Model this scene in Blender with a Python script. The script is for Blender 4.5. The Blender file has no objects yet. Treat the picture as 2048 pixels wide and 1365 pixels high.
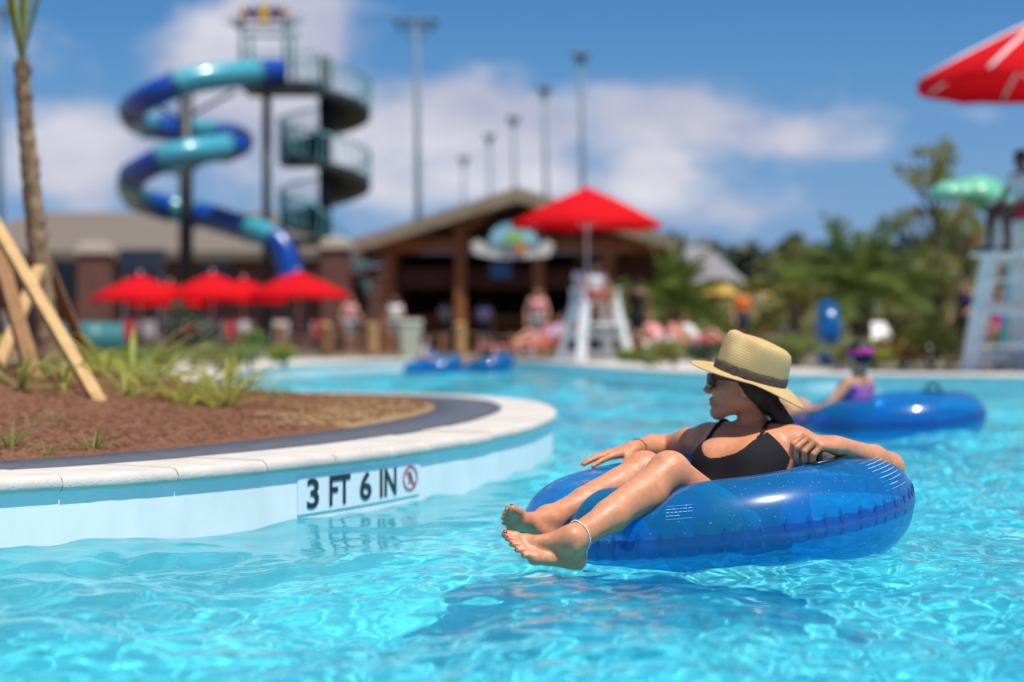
import bpy, bmesh, math, random
import numpy as np
from mathutils import Vector, Matrix, noise as mnoise
R = math.radians
PI = math.pi
random.seed(7)
rng = np.random.default_rng(7)
scene = bpy.context.scene
COL = scene.collection

# ------------------------------------------------------------------ camera constants
EYE = 0.59            # metres above the water
LENS = 70.0
F = LENS / 36.0 * 2048.0
def at(px, py, d):
    """world point seen at photo pixel (px,py) when it stands d metres away"""
    return Vector(((px - 1024) * d / F, d, EYE - (py - 682) * d / F))

# ------------------------------------------------------------------ object helpers
def tag(o, label=None, cat=None, group=None, kind=None):
    if label: o['label'] = label
    if cat: o['category'] = cat
    if group: o['group'] = group
    if kind: o['kind'] = kind
    return o
def thing(name, label, cat, loc=(0, 0, 0), rz=0.0, group=None):
    o = bpy.data.objects.new(name, None)
    o.empty_display_size = 0.2
    COL.objects.link(o)
    o.location = loc
    o.rotation_euler = (0, 0, rz)
    return tag(o, label, cat, group)
def mesh_obj(name, me, mats, parent=None, smooth=True):
    o = bpy.data.objects.new(name, me)
    COL.objects.link(o)
    if mats is not None:
        for m in (mats if isinstance(mats, (list, tuple)) else [mats]):
            me.materials.append(m)
    if parent is not None:
        o.parent = parent
    if smooth and len(me.polygons):
        me.polygons.foreach_set('use_smooth', [True] * len(me.polygons))
    return o
def pydata(name, verts, faces, mats, parent=None, smooth=False):
    me = bpy.data.meshes.new(name)
    me.from_pydata([tuple(v) for v in verts], [], [tuple(f) for f in faces])
    me.validate()
    me.update()
    return mesh_obj(name, me, mats, parent, smooth)
def np_mesh(name, V, Q, mats, parent=None, smooth=True):
    """fast mesh from numpy vertex array and quad array"""
    me = bpy.data.meshes.new(name)
    n, m = len(V), len(Q)
    me.vertices.add(n); me.vertices.foreach_set('co', np.ascontiguousarray(V, dtype=np.float32).ravel())
    me.loops.add(m * 4); me.loops.foreach_set('vertex_index', np.ascontiguousarray(Q, dtype=np.int32).ravel())
    me.polygons.add(m)
    me.polygons.foreach_set('loop_start', np.arange(0, m * 4, 4, dtype=np.int32))
    me.polygons.foreach_set('loop_total', np.full(m, 4, dtype=np.int32))
    me.update(calc_edges=True)
    return mesh_obj(name, me, mats, parent, smooth)
def copy_tree(o, parent=None):
    c = o.copy(); COL.objects.link(c)
    c.parent = parent
    for ch in list(o.children):
        copy_tree(ch, c)
    return c

class MB:
    """collects simple solids and links them as one mesh"""
    def __init__(s): s.v = []; s.f = []; s.sm = []
    def add(s, V, Fs, smooth=False):
        b = len(s.v)
        s.v += [tuple(p) for p in V]
        for f in Fs:
            s.f.append(tuple(i + b for i in f)); s.sm.append(smooth)
        return s
    def box(s, c, size, rz=0.0, rot=None, bevel=0.0):
        hx, hy, hz = size[0] / 2, size[1] / 2, size[2] / 2
        M = rot if rot is not None else Matrix.Rotation(rz, 3, 'Z')
        c = Vector(c)
        if bevel <= 0:
            pts = [c + M @ Vector((x * hx, y * hy, z * hz)) for z in (-1, 1) for x, y in ((-1, -1), (1, -1), (1, 1), (-1, 1))]
            return s.add(pts, [(3, 2, 1, 0), (4, 5, 6, 7), (0, 1, 5, 4), (1, 2, 6, 5), (2, 3, 7, 6), (3, 0, 4, 7)])
        b = min(bevel, hx * .9, hy * .9, hz * .9)
        bm = bmesh.new(); bmesh.ops.create_cube(bm, size=2)
        for v in bm.verts: v.co = Vector((v.co.x * hx, v.co.y * hy, v.co.z * hz))
        bmesh.ops.bevel(bm, geom=list(bm.edges), offset=b, segments=2, affect='EDGES', profile=.6)
        bm.verts.index_update()
        r = s.add([c + M @ v.co for v in bm.verts], [[v.index for v in f.verts] for f in bm.faces])
        bm.free(); return r
    def bar(s, a, b, w, h=None, up=(0, 0, 1), w2=None, h2=None):
        """rectangular bar from a to b"""
        a = Vector(a); b = Vector(b); h = w if h is None else h
        w2 = w if w2 is None else w2; h2 = h if h2 is None else h2
        d = (b - a).normalized(); u = Vector(up)
        if abs(d.dot(u)) > .98: u = Vector((0, 1, 0))
        sx = d.cross(u).normalized(); uz = sx.cross(d).normalized()
        pts = []
        for p, ww, hh in ((a, w, h), (b, w2, h2)):
            for i, j in ((-1, -1), (1, -1), (1, 1), (-1, 1)):
                pts.append(p + sx * (i * ww / 2) + uz * (j * hh / 2))
        return s.add(pts, [(3, 2, 1, 0), (4, 5, 6, 7), (0, 1, 5, 4), (1, 2, 6, 5), (2, 3, 7, 6), (3, 0, 4, 7)])
    def tube(s, pts, rad, n=10, caps=True, closed=False):
        """swept round tube along pts, rad scalar or list"""
        P = [Vector(p) for p in pts]; m = len(P)
        rr = [rad] * m if not isinstance(rad, (list, tuple)) else list(rad)
        V = []; up = None
        for i in range(m):
            if closed: t = (P[(i + 1) % m] - P[i - 1]).normalized()
            else: t = (P[min(i + 1, m - 1)] - P[max(i - 1, 0)]).normalized()
            if up is None:
                up = Vector((0, 0, 1)) if abs(t.z) < .9 else Vector((1, 0, 0))
            sx = t.cross(up)
            if sx.length < 1e-6: sx = t.orthogonal()
            sx.normalize(); up = sx.cross(t).normalized()
            for k in range(n):
                a = 2 * PI * k / n
                V.append(P[i] + (sx * math.cos(a) + up * math.sin(a)) * rr[i])
        Fs = []
        for i in range(m if closed else m - 1):
            for k in range(n):
                a = i * n + k; b = i * n + (k + 1) % n
                c = ((i + 1) % m) * n + (k + 1) % n; d = ((i + 1) % m) * n + k
                Fs.append((a, d, c, b))
        if caps and not closed:
            Fs.append(tuple(range(n))); Fs.append(tuple(reversed(range((m - 1) * n, m * n))))
        return s.add(V, Fs, True)
    def lathe(s, prof, c=(0, 0, 0), n=24, caps=True):
        V = []
        for r, z in prof:
            for k in range(n):
                a = 2 * PI * k / n
                V.append((c[0] + r * math.cos(a), c[1] + r * math.sin(a), c[2] + z))
        Fs = []
        for i in range(len(prof) - 1):
            for k in range(n):
                Fs.append((i * n + k, i * n + (k + 1) % n, (i + 1) * n + (k + 1) % n, (i + 1) * n + k))
        if caps:
            Fs.append(tuple(reversed(range(n)))); Fs.append(tuple(range((len(prof) - 1) * n, len(prof) * n)))
        return s.add(V, Fs, True)
    def ball(s, c, r, n=10, m=7):
        r = Vector(r) if not isinstance(r, (int, float)) else Vector((r, r, r))
        V = []; Fs = []
        for i in range(m + 1):
            t = PI * (.02 + .96 * i / m)
            for k in range(n):
                a = 2 * PI * k / n
                V.append((c[0] + r.x * math.sin(t) * math.cos(a), c[1] + r.y * math.sin(t) * math.sin(a), c[2] + r.z * math.cos(t)))
        for i in range(m):
            for k in range(n):
                Fs.append((i * n + k, (i + 1) * n + k, (i + 1) * n + (k + 1) % n, i * n + (k + 1) % n))
        Fs.append(tuple(range(n))); Fs.append(tuple(reversed(range(m * n, m * n + n))))
        return s.add(V, Fs, True)
    def prism(s, poly, y0, y1, axis='y'):
        """extrude a 2-D outline (x,z) from y0 to y1"""
        n = len(poly)
        V = [(x, y0, z) for x, z in poly] + [(x, y1, z) for x, z in poly]
        Fs = [tuple(range(n)), tuple(reversed(range(n, 2 * n)))]
        for i in range(n):
            j = (i + 1) % n
            Fs.append((i, i + n, j + n, j))
        return s.add(V, Fs)
    def build(s, name, mats, parent=None, M=None, origin=None):
        me = bpy.data.meshes.new(name)
        V = s.v
        if M is not None: V = [tuple(M @ Vector(p)) for p in V]
        if origin is not None: V = [(p[0] - origin[0], p[1] - origin[1], p[2] - origin[2]) for p in V]
        me.from_pydata(V, [], s.f)
        me.polygons.foreach_set('use_smooth', s.sm)
        bm = bmesh.new(); bm.from_mesh(me)
        bmesh.ops.recalc_face_normals(bm, faces=bm.faces); bm.to_mesh(me); bm.free()
        me.update()
        o = mesh_obj(name, me, mats, parent, smooth=False)
        if origin is not None and parent is None: o.location = origin
        return o

def catmull(P, n=8, closed=False):
    P = [Vector(p) for p in P]; out = []; m = len(P)
    rng_ = range(m) if closed else range(m - 1)
    for i in rng_:
        if closed: a, b, c, d = P[i - 1], P[i], P[(i + 1) % m], P[(i + 2) % m]
        else: a, b, c, d = P[max(i - 1, 0)], P[i], P[i + 1], P[min(i + 2, m - 1)]
        for k in range(n):
            t = k / n
            out.append(.5 * ((2 * b) + (c - a) * t + (2 * a - 5 * b + 4 * c - d) * t * t + (3 * b - a - 3 * c + d) * t ** 3))
    if not closed: out.append(P[-1])
    return out

# ------------------------------------------------------------------ materials
def new_mat(name):
    m = bpy.data.materials.new(name); m.use_nodes = True
    nt = m.node_tree
    return m, nt, nt.nodes['Principled BSDF'], nt.nodes['Material Output']
def mat(name, col, rough=.5, metal=0., spec=.5, noise=0., nscale=8., bump=0., bscale=60., sub=0., subr=(1, .35, .2), coat=0., trans=0., col2=None, stretch=(1, 1, 1), detail=4.):
    m, nt, b, out = new_mat(name)
    b.inputs['Base Color'].default_value = (*col, 1)
    b.inputs['Roughness'].default_value = rough
    b.inputs['Metallic'].default_value = metal
    b.inputs['Specular IOR Level'].default_value = spec
    if coat: b.inputs['Coat Weight'].default_value = coat; b.inputs['Coat Roughness'].default_value = .08
    if sub:
        b.inputs['Subsurface Weight'].default_value = sub
        b.inputs['Subsurface Radius'].default_value = subr
        b.inputs['Subsurface Scale'].default_value = .006
    tc = nt.nodes.new('ShaderNodeTexCoord')
    mp = nt.nodes.new('ShaderNodeMapping'); mp.inputs['Scale'].default_value = stretch
    nt.links.new(tc.outputs['Object'], mp.inputs['Vector'])
    if noise or col2:
        n = nt.nodes.new('ShaderNodeTexNoise'); n.inputs['Scale'].default_value = nscale; n.inputs['Detail'].default_value = detail
        nt.links.new(mp.outputs['Vector'], n.inputs['Vector'])
        r = nt.nodes.new('ShaderNodeValToRGB')
        c2 = col2 if col2 else tuple(min(1, c * (1 + noise)) for c in col)
        c1 = col if col2 else tuple(c * (1 - noise) for c in col)
        r.color_ramp.elements[0].position = .33; r.color_ramp.elements[1].position = .68
        r.color_ramp.elements[0].color = (*c1, 1); r.color_ramp.elements[1].color = (*c2, 1)
        nt.links.new(n.outputs['Fac'], r.inputs['Fac']); nt.links.new(r.outputs['Color'], b.inputs['Base Color'])
    if bump:
        n2 = nt.nodes.new('ShaderNodeTexNoise'); n2.inputs['Scale'].default_value = bscale; n2.inputs['Detail'].default_value = 5
        nt.links.new(mp.outputs['Vector'], n2.inputs['Vector'])
        bp = nt.nodes.new('ShaderNodeBump'); bp.inputs['Strength'].default_value = bump; bp.inputs['Distance'].default_value = .01
        nt.links.new(n2.outputs['Fac'], bp.inputs['Height']); nt.links.new(bp.outputs['Normal'], b.inputs['Normal'])
    if trans:
        t = nt.nodes.new('ShaderNodeBsdfTranslucent'); mix = nt.nodes.new('ShaderNodeMixShader')
        mix.inputs['Fac'].default_value = trans
        t.inputs['Color'].default_value = (*(col2 if col2 else col), 1)
        nt.links.new(b.outputs['BSDF'], mix.inputs[1]); nt.links.new(t.outputs['BSDF'], mix.inputs[2])
        nt.links.new(mix.outputs['Shader'], out.inputs['Surface'])
    return m
# ------------------------------------------------------------------ camera, sun, sky
cam_d = bpy.data.cameras.new('camera'); cam = bpy.data.objects.new('camera', cam_d); COL.objects.link(cam)
cam.location = (0, 0, EYE); cam.rotation_euler = (R(90), 0, 0)
cam_d.lens = LENS; cam_d.sensor_width = 36; cam_d.clip_start = .05; cam_d.clip_end = 6000
cam_d.dof.use_dof = True; cam_d.dof.focus_distance = 5.38; cam_d.dof.aperture_fstop = 1.85
cam_d.dof.aperture_blades = 0
scene.camera = cam
TO_SUN = Vector((.24, -.27, .93)).normalized()
SUN_EL = math.asin(TO_SUN.z); SUN_ROT = math.atan2(TO_SUN.x, TO_SUN.y)
sl = bpy.data.lights.new('sun', 'SUN'); sl.energy = 5.0; sl.angle = R(.53); sl.color = (1, .95, .86)
so = bpy.data.objects.new('sun', sl); COL.objects.link(so); so.location = TO_SUN * 50
so.rotation_euler = (-TO_SUN).to_track_quat('-Z', 'Y').to_euler()
sl.cycles.is_caustics_light = True
scene.view_settings.view_transform = 'Standard'; scene.view_settings.look = 'None'
scene.view_settings.exposure = .17; scene.view_settings.gamma = 1
scene.cycles.use_denoising = True; scene.cycles.denoiser = 'OPENIMAGEDENOISE'
scene.cycles.max_bounces = 10; scene.cycles.transparent_max_bounces = 24; scene.cycles.transmission_bounces = 8
scene.cycles.sample_clamp_indirect = 6; scene.cycles.caustics_reflective = False

world = bpy.data.worlds.new("World"); scene.world = world; world.use_nodes = True
wt = world.node_tree; bg = wt.nodes['Background']
sky = wt.nodes.new('ShaderNodeTexSky'); sky.sky_type = 'NISHITA'; sky.sun_disc = False
sky.sun_elevation = SUN_EL; sky.sun_rotation = SUN_ROT
sky.altitude = 0; sky.air_density = 1.0; sky.dust_density = .6; sky.ozone_density = 3.5
bg.inputs['Strength'].default_value = .076
def M_(op, a, b=None, c=None):
    n = wt.nodes.new('ShaderNodeMath'); n.operation = op
    for i, v in enumerate((a, b, c)):
        if v is None: continue
        if isinstance(v, (int, float)): n.inputs[i].default_value = v
        else: wt.links.new(v, n.inputs[i])
    return n.outputs[0]
wtc = wt.nodes.new('ShaderNodeTexCoord'); sep = wt.nodes.new('ShaderNodeSeparateXYZ')
wt.links.new(wtc.outputs['Generated'], sep.inputs[0])
az = M_('ARCTAN2', sep.outputs[0], sep.outputs[1]); el = M_('ARCSINE', sep.outputs[2])
# one noise drives the ragged cloud edges, a finer one the puffs
comb = wt.nodes.new('ShaderNodeCombineXYZ'); wt.links.new(az, comb.inputs[0]); wt.links.new(M_('MULTIPLY', el, 1.7), comb.inputs[1])
wn = wt.nodes.new('ShaderNodeTexNoise'); wn.inputs['Scale'].default_value = 20; wn.inputs['Detail'].default_value = 6; wn.inputs['Roughness'].default_value = .55
wt.links.new(comb.outputs[0], wn.inputs['Vector'])
wn2 = wt.nodes.new('ShaderNodeTexNoise'); wn2.inputs['Scale'].default_value = 9; wn2.inputs['Detail'].default_value = 3
comb2 = wt.nodes.new('ShaderNodeCombineXYZ'); wt.links.new(az, comb2.inputs[0]); wt.links.new(M_('ADD', M_('MULTIPLY', el, 2.0), 3.7), comb2.inputs[1])
wt.links.new(comb2.outputs[0], wn2.inputs['Vector'])
# cloud banks: azimuth, elevation, half sizes (radians), weight
CL = [(540, 90, 175, 150, 1.3), (600, 40, 90, 90, .8), (430, 170, 150, 80, .8),
      (60, 120, 130, 80, .45), (160, 290, 170, 75, 1.05), (150, 380, 230, 60, .7),
      (900, 215, 150, 75, 1.05), (1010, 290, 210, 110, .8), (620, 330, 200, 110, .8),
      (1330, 225, 230, 60, 1.05), (1560, 285, 200, 50, 1.0), (1310, 350, 70, 40, .8), (1120, 390, 380, 70, .6),
      (1480, 420, 160, 50, .6), (1900, 240, 240, 28, .35), (300, 480, 500, 40, .35), (1050, 60, 140, 30, .2)]
tot = None
for (px, py, rx, ry, w) in CL:
    da = M_('MULTIPLY', M_('SUBTRACT', az, (px - 1024) / F), F / rx)
    de = M_('MULTIPLY', M_('SUBTRACT', el, (682 - py) / F), F / ry)
    g = M_('MULTIPLY', M_('EXPONENT', M_('MULTIPLY', M_('ADD', M_('MULTIPLY', da, da), M_('MULTIPLY', de, de)), -1)), w)
    tot = g if tot is None else M_('ADD', tot, g)
# scattered fair-weather cloud everywhere else in the sky
far_ = M_('MULTIPLY', M_('GREATER_THAN', M_('ABSOLUTE', az), .32), .45)
hi_ = M_('MULTIPLY', M_('GREATER_THAN', el, .2), .42)
tot = M_('ADD', tot, M_('MAXIMUM', far_, hi_))
dens = M_('ADD', tot, M_('MULTIPLY', M_('SUBTRACT', wn.outputs['Fac'], .5), 1.7))
mr = wt.nodes.new('ShaderNodeMapRange'); mr.interpolation_type = 'SMOOTHSTEP'
mr.inputs['From Min'].default_value = .25; mr.inputs['From Max'].default_value = 1.05
mr.inputs['To Max'].default_value = .96
wt.links.new(dens, mr.inputs['Value'])
# cloud brightness: sunlit puffs and greyer bases
pr = wt.nodes.new('ShaderNodeValToRGB')
pr.color_ramp.elements[0].position = .3; pr.color_ramp.elements[0].color = (3.9, 4.3, 6.4, 1)
pr.color_ramp.elements[1].position = .72; pr.color_ramp.elements[1].color = (9.6, 9.5, 10.0, 1)
wt.links.new(M_('ADD', M_('MULTIPLY', wn2.outputs['Fac'], .75), M_('MULTIPLY', wn.outputs['Fac'], .3)), pr.inputs['Fac'])
tint = wt.nodes.new('ShaderNodeMix'); tint.data_type = 'RGBA'; tint.blend_type = 'MULTIPLY'; tint.inputs[0].default_value = 1
wt.links.new(sky.outputs['Color'], tint.inputs[6]); tint.inputs[7].default_value = (.36, .76, 1.12, 1)
hz = wt.nodes.new('ShaderNodeMix'); hz.data_type = 'RGBA'      # pale summer haze low in the sky
hr = wt.nodes.new('ShaderNodeMapRange'); hr.interpolation_type = 'SMOOTHSTEP'
hr.inputs['From Min'].default_value = .19; hr.inputs['From Max'].default_value = -.03; hr.inputs['To Min'].default_value = 0; hr.inputs['To Max'].default_value = 1
wt.links.new(el, hr.inputs['Value']); wt.links.new(hr.outputs['Result'], hz.inputs[0])
wt.links.new(tint.outputs[2], hz.inputs[6]); hz.inputs[7].default_value = (2.9, 4.4, 7.7, 1)
mx = wt.nodes.new('ShaderNodeMix'); mx.data_type = 'RGBA'
wt.links.new(mr.outputs['Result'], mx.inputs[0]); wt.links.new(hz.outputs[2], mx.inputs[6]); wt.links.new(pr.outputs['Color'], mx.inputs[7])
wt.links.new(mx.outputs[2], bg.inputs['Color'])

# ------------------------------------------------------------------ pool basin, water
LAND = .21           # height of the deck above the water
def make_water_mat():
    m, nt, b, out = new_mat('pool_water')
    b.inputs['Base Color'].default_value = (.19, .89, 1.0, 1)
    b.inputs['Roughness'].default_value = 0.0
    b.inputs['IOR'].default_value = 1.21
    b.inputs['Transmission Weight'].default_value = 1.0
    tcw = nt.nodes.new('ShaderNodeTexCoord'); nw = nt.nodes.new('ShaderNodeTexNoise'); nw.inputs['Scale'].default_value = 17; nw.inputs['Detail'].default_value = 3
    mpw = nt.nodes.new('ShaderNodeMapping'); mpw.inputs['Scale'].default_value = (1, 1.6, 1); mpw.inputs['Rotation'].default_value = (0, 0, .5)
    nt.links.new(tcw.outputs['Object'], mpw.inputs['Vector']); nt.links.new(mpw.outputs[0], nw.inputs['Vector'])
    bw = nt.nodes.new('ShaderNodeBump'); bw.inputs['Strength'].default_value = .035; bw.inputs['Distance'].default_value = .02
    nt.links.new(nw.outputs['Fac'], bw.inputs['Height']); nt.links.new(bw.outputs['Normal'], b.inputs['Normal'])
    t = nt.nodes.new('ShaderNodeBsdfTransparent'); t.inputs['Color'].default_value = (.19, .89, 1.0, 1)
    g = nt.nodes.new('ShaderNodeMixShader'); g.inputs[0].default_value = .22
    nt.links.new(b.outputs[0], g.inputs[1]); nt.links.new(t.outputs[0], g.inputs[2]); nt.links.new(g.outputs[0], out.inputs['Surface'])
    return m
M_water = make_water_mat()
def wave_field(X, Y):
    r = np.random.default_rng(11)
    Z = np.zeros_like(X)
    for i in range(64):
        lam = .11 * (12 ** (r.random() ** 1.25))           # 0.11 .. 1.3 m
        th = r.normal(-.5, .85)
        k = 2 * PI / lam; a = .0125 * lam ** 1.05 * (.5 + r.random())/ 2.1
        ph = r.random() * 2 * PI
        wob = .35 * np.sin(X * r.uniform(.8, 2.2) + Y * r.uniform(.8, 2.2) + r.random() * 6)
        Z += a * np.sin(k * (X * math.cos(th) + Y * math.sin(th)) + ph + wob * 2)
    for i in range(26):                                     # fine wind ripple
        lam = r.uniform(.055, .12); th = r.normal(-.3, 1.0); k = 2 * PI / lam
        Z += .0030 * lam * (.5 + r.random()) * np.sin(k * (X * math.cos(th) + Y * math.sin(th)) + r.random() * 6.3 + 1.2 * np.sin(X * r.uniform(1, 4) + Y * r.uniform(1, 4)))
    # calmer and choppier patches
    A = .75 + .45 * np.sin(X * 1.1 + .6 * Y + 1.) * np.sin(.9 * Y - .5 * X + 2.)
    return Z * A * .78
NR, NA = 900, 840
rr = np.exp(np.linspace(math.log(1.2), math.log(70), NR))
aa = np.linspace(R(-42), R(42), NA)
RR, AA = np.meshgrid(rr, aa, indexing='ij')
WX = RR * np.sin(AA); WY = RR * np.cos(AA) - .0
WZ = wave_field(WX, WY)
V = np.stack([WX, WY, WZ], -1).reshape(-1, 3)
idx = np.arange(NR * NA).reshape(NR, NA)
Q = np.stack([idx[:-1, :-1], idx[:-1, 1:], idx[1:, 1:], idx[1:, :-1]], -1).reshape(-1, 4)
water = np_mesh('water', V, Q, M_water)
tag(water, kind='structure'); water.cycles.is_caustics_caster = True

M_floor = mat('pool_plaster', (.62, .96, .99), rough=.7, noise=.05, nscale=1.2)
floor = pydata('pool_floor', [(-14, -6, -1.07), (22, -6, -1.07), (22, 72, -1.07), (-14, 72, -1.07)], [(0, 1, 2, 3)], M_floor)
tag(floor, kind='structure'); floor.cycles.is_caustics_receiver = True
# ------------------------------------------------------------------ banks of the river pool
SPIT = [(-12, .2), (-6, 1.2), (-3.4, 3.35), (-2.25, 4.55), (-1.404, 5.46), (-1.06, 5.84), (-.69, 6.47), (-.357, 7.32), (-.05, 8.48), (.13, 9.6), (.215, 10.6),
        (.21, 11.7), (.06, 12.9), (-.36, 13.9), (-.95, 14.5), (-1.8, 14.75), (-3.2, 14.5), (-6, 13.6), (-12, 12.3)]
BANK = [(-12, -6), (-13, 0), (-12.5, 6), (-12.2, 12), (-10, 15.6), (-6, 16.9), (-3.6, 17.9), (-3.05, 19.4), (-3.45, 25), (-3.5, 32), (-2.25, 39.5), (-.6, 39.6), (.7, 36.5),
        (1.22, 31.5), (1.82, 26.6), (2.55, 24.1), (3.4, 23.35), (4.4, 23.0), (5.6, 21.9), (8, 20), (12, 17.5), (14.5, 13), (15, 5), (14, -6)]
def smooth2(P, n):
    return np.array([[p.x, p.y] for p in catmull([(x, y, 0) for x, y in P], n)])
def resample(P, step):
    d = np.r_[0, np.cumsum(np.linalg.norm(np.diff(P, axis=0), axis=1))]
    m = max(2, int(d[-1] / step)); t = np.linspace(0, d[-1], m)
    return np.stack([np.interp(t, d, P[:, 0]), np.interp(t, d, P[:, 1])], 1)
def left_normals(P):
    t = np.gradient(P, axis=0); t /= np.linalg.norm(t, axis=1)[:, None]
    return np.stack([-t[:, 1], t[:, 0]], 1)
def sweep(name, P, N, prof, mats, parent, smooth=True, close_ends=True):
    """sweep an (inward offset, z) profile along a path"""
    m, k = len(P), len(prof)
    V = np.zeros((m, k, 3))
    for j, (s, z) in enumerate(prof):
        V[:, j, :2] = P + N * s; V[:, j, 2] = z
    idx = np.arange(m * k).reshape(m, k)
    Q = np.stack([idx[:-1, :-1], idx[1:, :-1], idx[1:, 1:], idx[:-1, 1:]], -1).reshape(-1, 4)
    return np_mesh(name, V.reshape(-1, 3), Q, mats, parent, smooth)
M_plaster = mat('white_plaster', (.80, .82, .82), rough=.5, noise=.055, nscale=2.2, stretch=(3, 3, 1.2), bump=.05, bscale=90)
M_coping = mat('cream_coping_stone', (.55, .50, .445), rough=.7, noise=.08, nscale=9, bump=.25, bscale=120)
M_slate = mat('dark_slate_paver', (.075, .085, .105), rough=.75, noise=.25, nscale=14, bump=.3, bscale=80)
M_mulch = mat('pine_straw_mulch', (.12, .043, .02), rough=.95, col2=(.25, .105, .05), nscale=70, detail=8, bump=.8, bscale=220)
M_sandstraw = mat('dry_straw', (.24, .14, .06), rough=.95, col2=(.36, .24, .11), nscale=40, bump=.8, bscale=140)
M_straw1 = mat('pine_needle_red', (.20, .075, .035), rough=.85)
M_straw2 = mat('pine_needle_tan', (.36, .22, .10), rough=.85)
def blocks(P, N, prof, name, parent, block=.42, gap=.0022):
    """coping stones: each with its own rounded nose and a mortar joint between"""
    d = np.r_[0, np.cumsum(np.linalg.norm(np.diff(P, axis=0), axis=1))]
    V = []; Fc = []
    nb = int(d[-1] / block)
    k = len(prof)
    r = np.random.default_rng(3)
    for b in range(nb):
        s0, s1 = b * block + gap, (b + 1) * block - gap
        ts = np.linspace(s0, s1, 5); base = len(V)
        dz = r.normal(0, .0012)
        for t in ts:
            p = np.array([np.interp(t, d, P[:, 0]), np.interp(t, d, P[:, 1])]); n = np.array([np.interp(t, d, N[:, 0]), np.interp(t, d, N[:, 1])])
            for s, z in prof:
                q = p + n * s; V.append((q[0], q[1], z + dz))
        for i in range(4):
            for j in range(k):
                a = base + i * k + j; c = base + i * k + (j + 1) % k
                Fc.append((a, a + k, c + k, c))
        Fc.append(tuple(base + j for j in range(k))); Fc.append(tuple(base + 4 * k + j for j in reversed(range(k))))
    me = bpy.data.meshes.new(name); me.from_pydata(V, [], Fc)
    bm = bmesh.new(); bm.from_mesh(me); bmesh.ops.recalc_face_normals(bm, faces=bm.faces); bm.to_mesh(me); bm.free()
    o = mesh_obj(name, me, M_coping, parent, smooth=True)
    me.set_sharp_from_angle(angle=R(38))
    return o
NOSE = [(.01, .168), (-.010, .169), (-.016, .173), (-.020, .182), (-.019, .194), (-.014, .205), (-.003, .212), (.02, .214), (.285, .215), (.285, .169)]
sp = resample(smooth2(SPIT, 10), .05); sn = left_normals(sp)
bk = resample(smooth2(BANK, 10), .10); bn = left_normals(bk)
spit_wall = thing('pool_wall', 'near curved white plaster pool wall with cream coping, holding the mulched planting spit', 'pool wall', (sp[0][0], sp[0][1], 0))
def under(root, o):
    o.parent = root; o.matrix_parent_inverse = Matrix.Translation(-root.location)
    return o
under(spit_wall, sweep('wall_face', sp, sn, [(0, -1.07), (0, -.6), (0, -.2), (0, .170)], M_plaster, None))
under(spit_wall, sweep('mortar', sp, sn, [(.004, .170), (-.011, .1745), (-.0180, .19), (-.003, .2085), (.28, .2115)], mat('mortar', (.60, .55, .48), rough=.9), None))
under(spit_wall, blocks(sp, sn, NOSE, 'coping', None))
for c in spit_wall.children:
    if c.name.startswith('wall_face'): c.cycles.is_caustics_receiver = True
bank_wall = thing('pool_wall', 'far white plaster pool wall with cream coping running behind the swimmers and lifeguard chairs', 'pool wall', (bk[0][0], bk[0][1], 0))
bn2 = -bn     # the land lies on the right of this path (outside the pool)
# path runs clockwise seen from above, so land is on its left
bn2 = bn
under(bank_wall, sweep('wall_face', bk, bn2, [(0, -1.07), (0, -.2), (0, .170)], M_plaster, None))
under(bank_wall, blocks(bk, bn2, NOSE, 'coping', None, block=.6))
# slate border of the spit
border = sweep('slate_paving', sp, sn, [(.286, .15), (.286, .2135), (.66, .2155), (.66, .15)], M_slate, None, smooth=False)
tag(border, kind='structure')
# --- mulch bed
def dist_to_path(X, Y, P):
    D = np.full(X.shape, 1e9)
    for i in range(0, len(P), 4):
        D = np.minimum(D, (X - P[i, 0]) ** 2 + (Y - P[i, 1]) ** 2)
    return np.sqrt(D)
def inside(X, Y, P):
    c = np.zeros(X.shape, bool)
    n = len(P); j = n - 1
    for i in range(n):
        yi, yj = P[i, 1], P[j, 1]
        hit = ((yi > Y) != (yj > Y)) & (X < (P[j, 0] - P[i, 0]) * (Y - yi) / (yj - yi + 1e-12) + P[i, 0])
        c ^= hit; j = i
    return c
def sstep(a, b, x):
    t = np.clip((x - a) / (b - a), 0, 1); return t * t * (3 - 2 * t)
def mulch_z(X, Y):
    D = dist_to_path(np.asarray(X, float), np.asarray(Y, float), sp)
    Z = .17 + .05 * sstep(.55, .72, D) + .015 * sstep(.66, 1.2, D)
    Z += .22 * (1 - sstep(-3.2, -.9, np.asarray(X, float))) * sstep(.66, 2.6, D)
    return Z
def sstep_rev(a, b, x): return 1 - sstep(b, a, x)
def sstep(a, b, x):
    t = np.clip((x - a) / (b - a), 0, 1); return t * t * (3 - 2 * t)
gx = np.linspace(-9, .2, 260); gy = np.linspace(2.4, 14.8, 340)
GX, GY = np.meshgrid(gx, gy, indexing='xy')
GZ = mulch_z(GX, GY)
ins = inside(GX, GY, sp) & (dist_to_path(GX, GY, sp) > .45)
r_ = np.random.default_rng(5)
GZ += np.where(dist_to_path(GX, GY, sp) > .7, r_.normal(0, .004, GX.shape), 0)
idx = np.arange(GX.size).reshape(GX.shape)
ok = ins[:-1, :-1] & ins[1:, :-1] & ins[:-1, 1:] & ins[1:, 1:]
Q = np.stack([idx[:-1, :-1], idx[:-1, 1:], idx[1:, 1:], idx[1:, :-1]], -1)[ok]
used, inv = np.unique(Q, return_inverse=True)
Vm = np.stack([GX.ravel(), GY.ravel(), GZ.ravel()], 1)[used]
mulch = np_mesh('mulch_bed', Vm, inv.reshape(-1, 4), [M_mulch, M_sandstraw], None)
tag(mulch, kind='structure')
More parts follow.
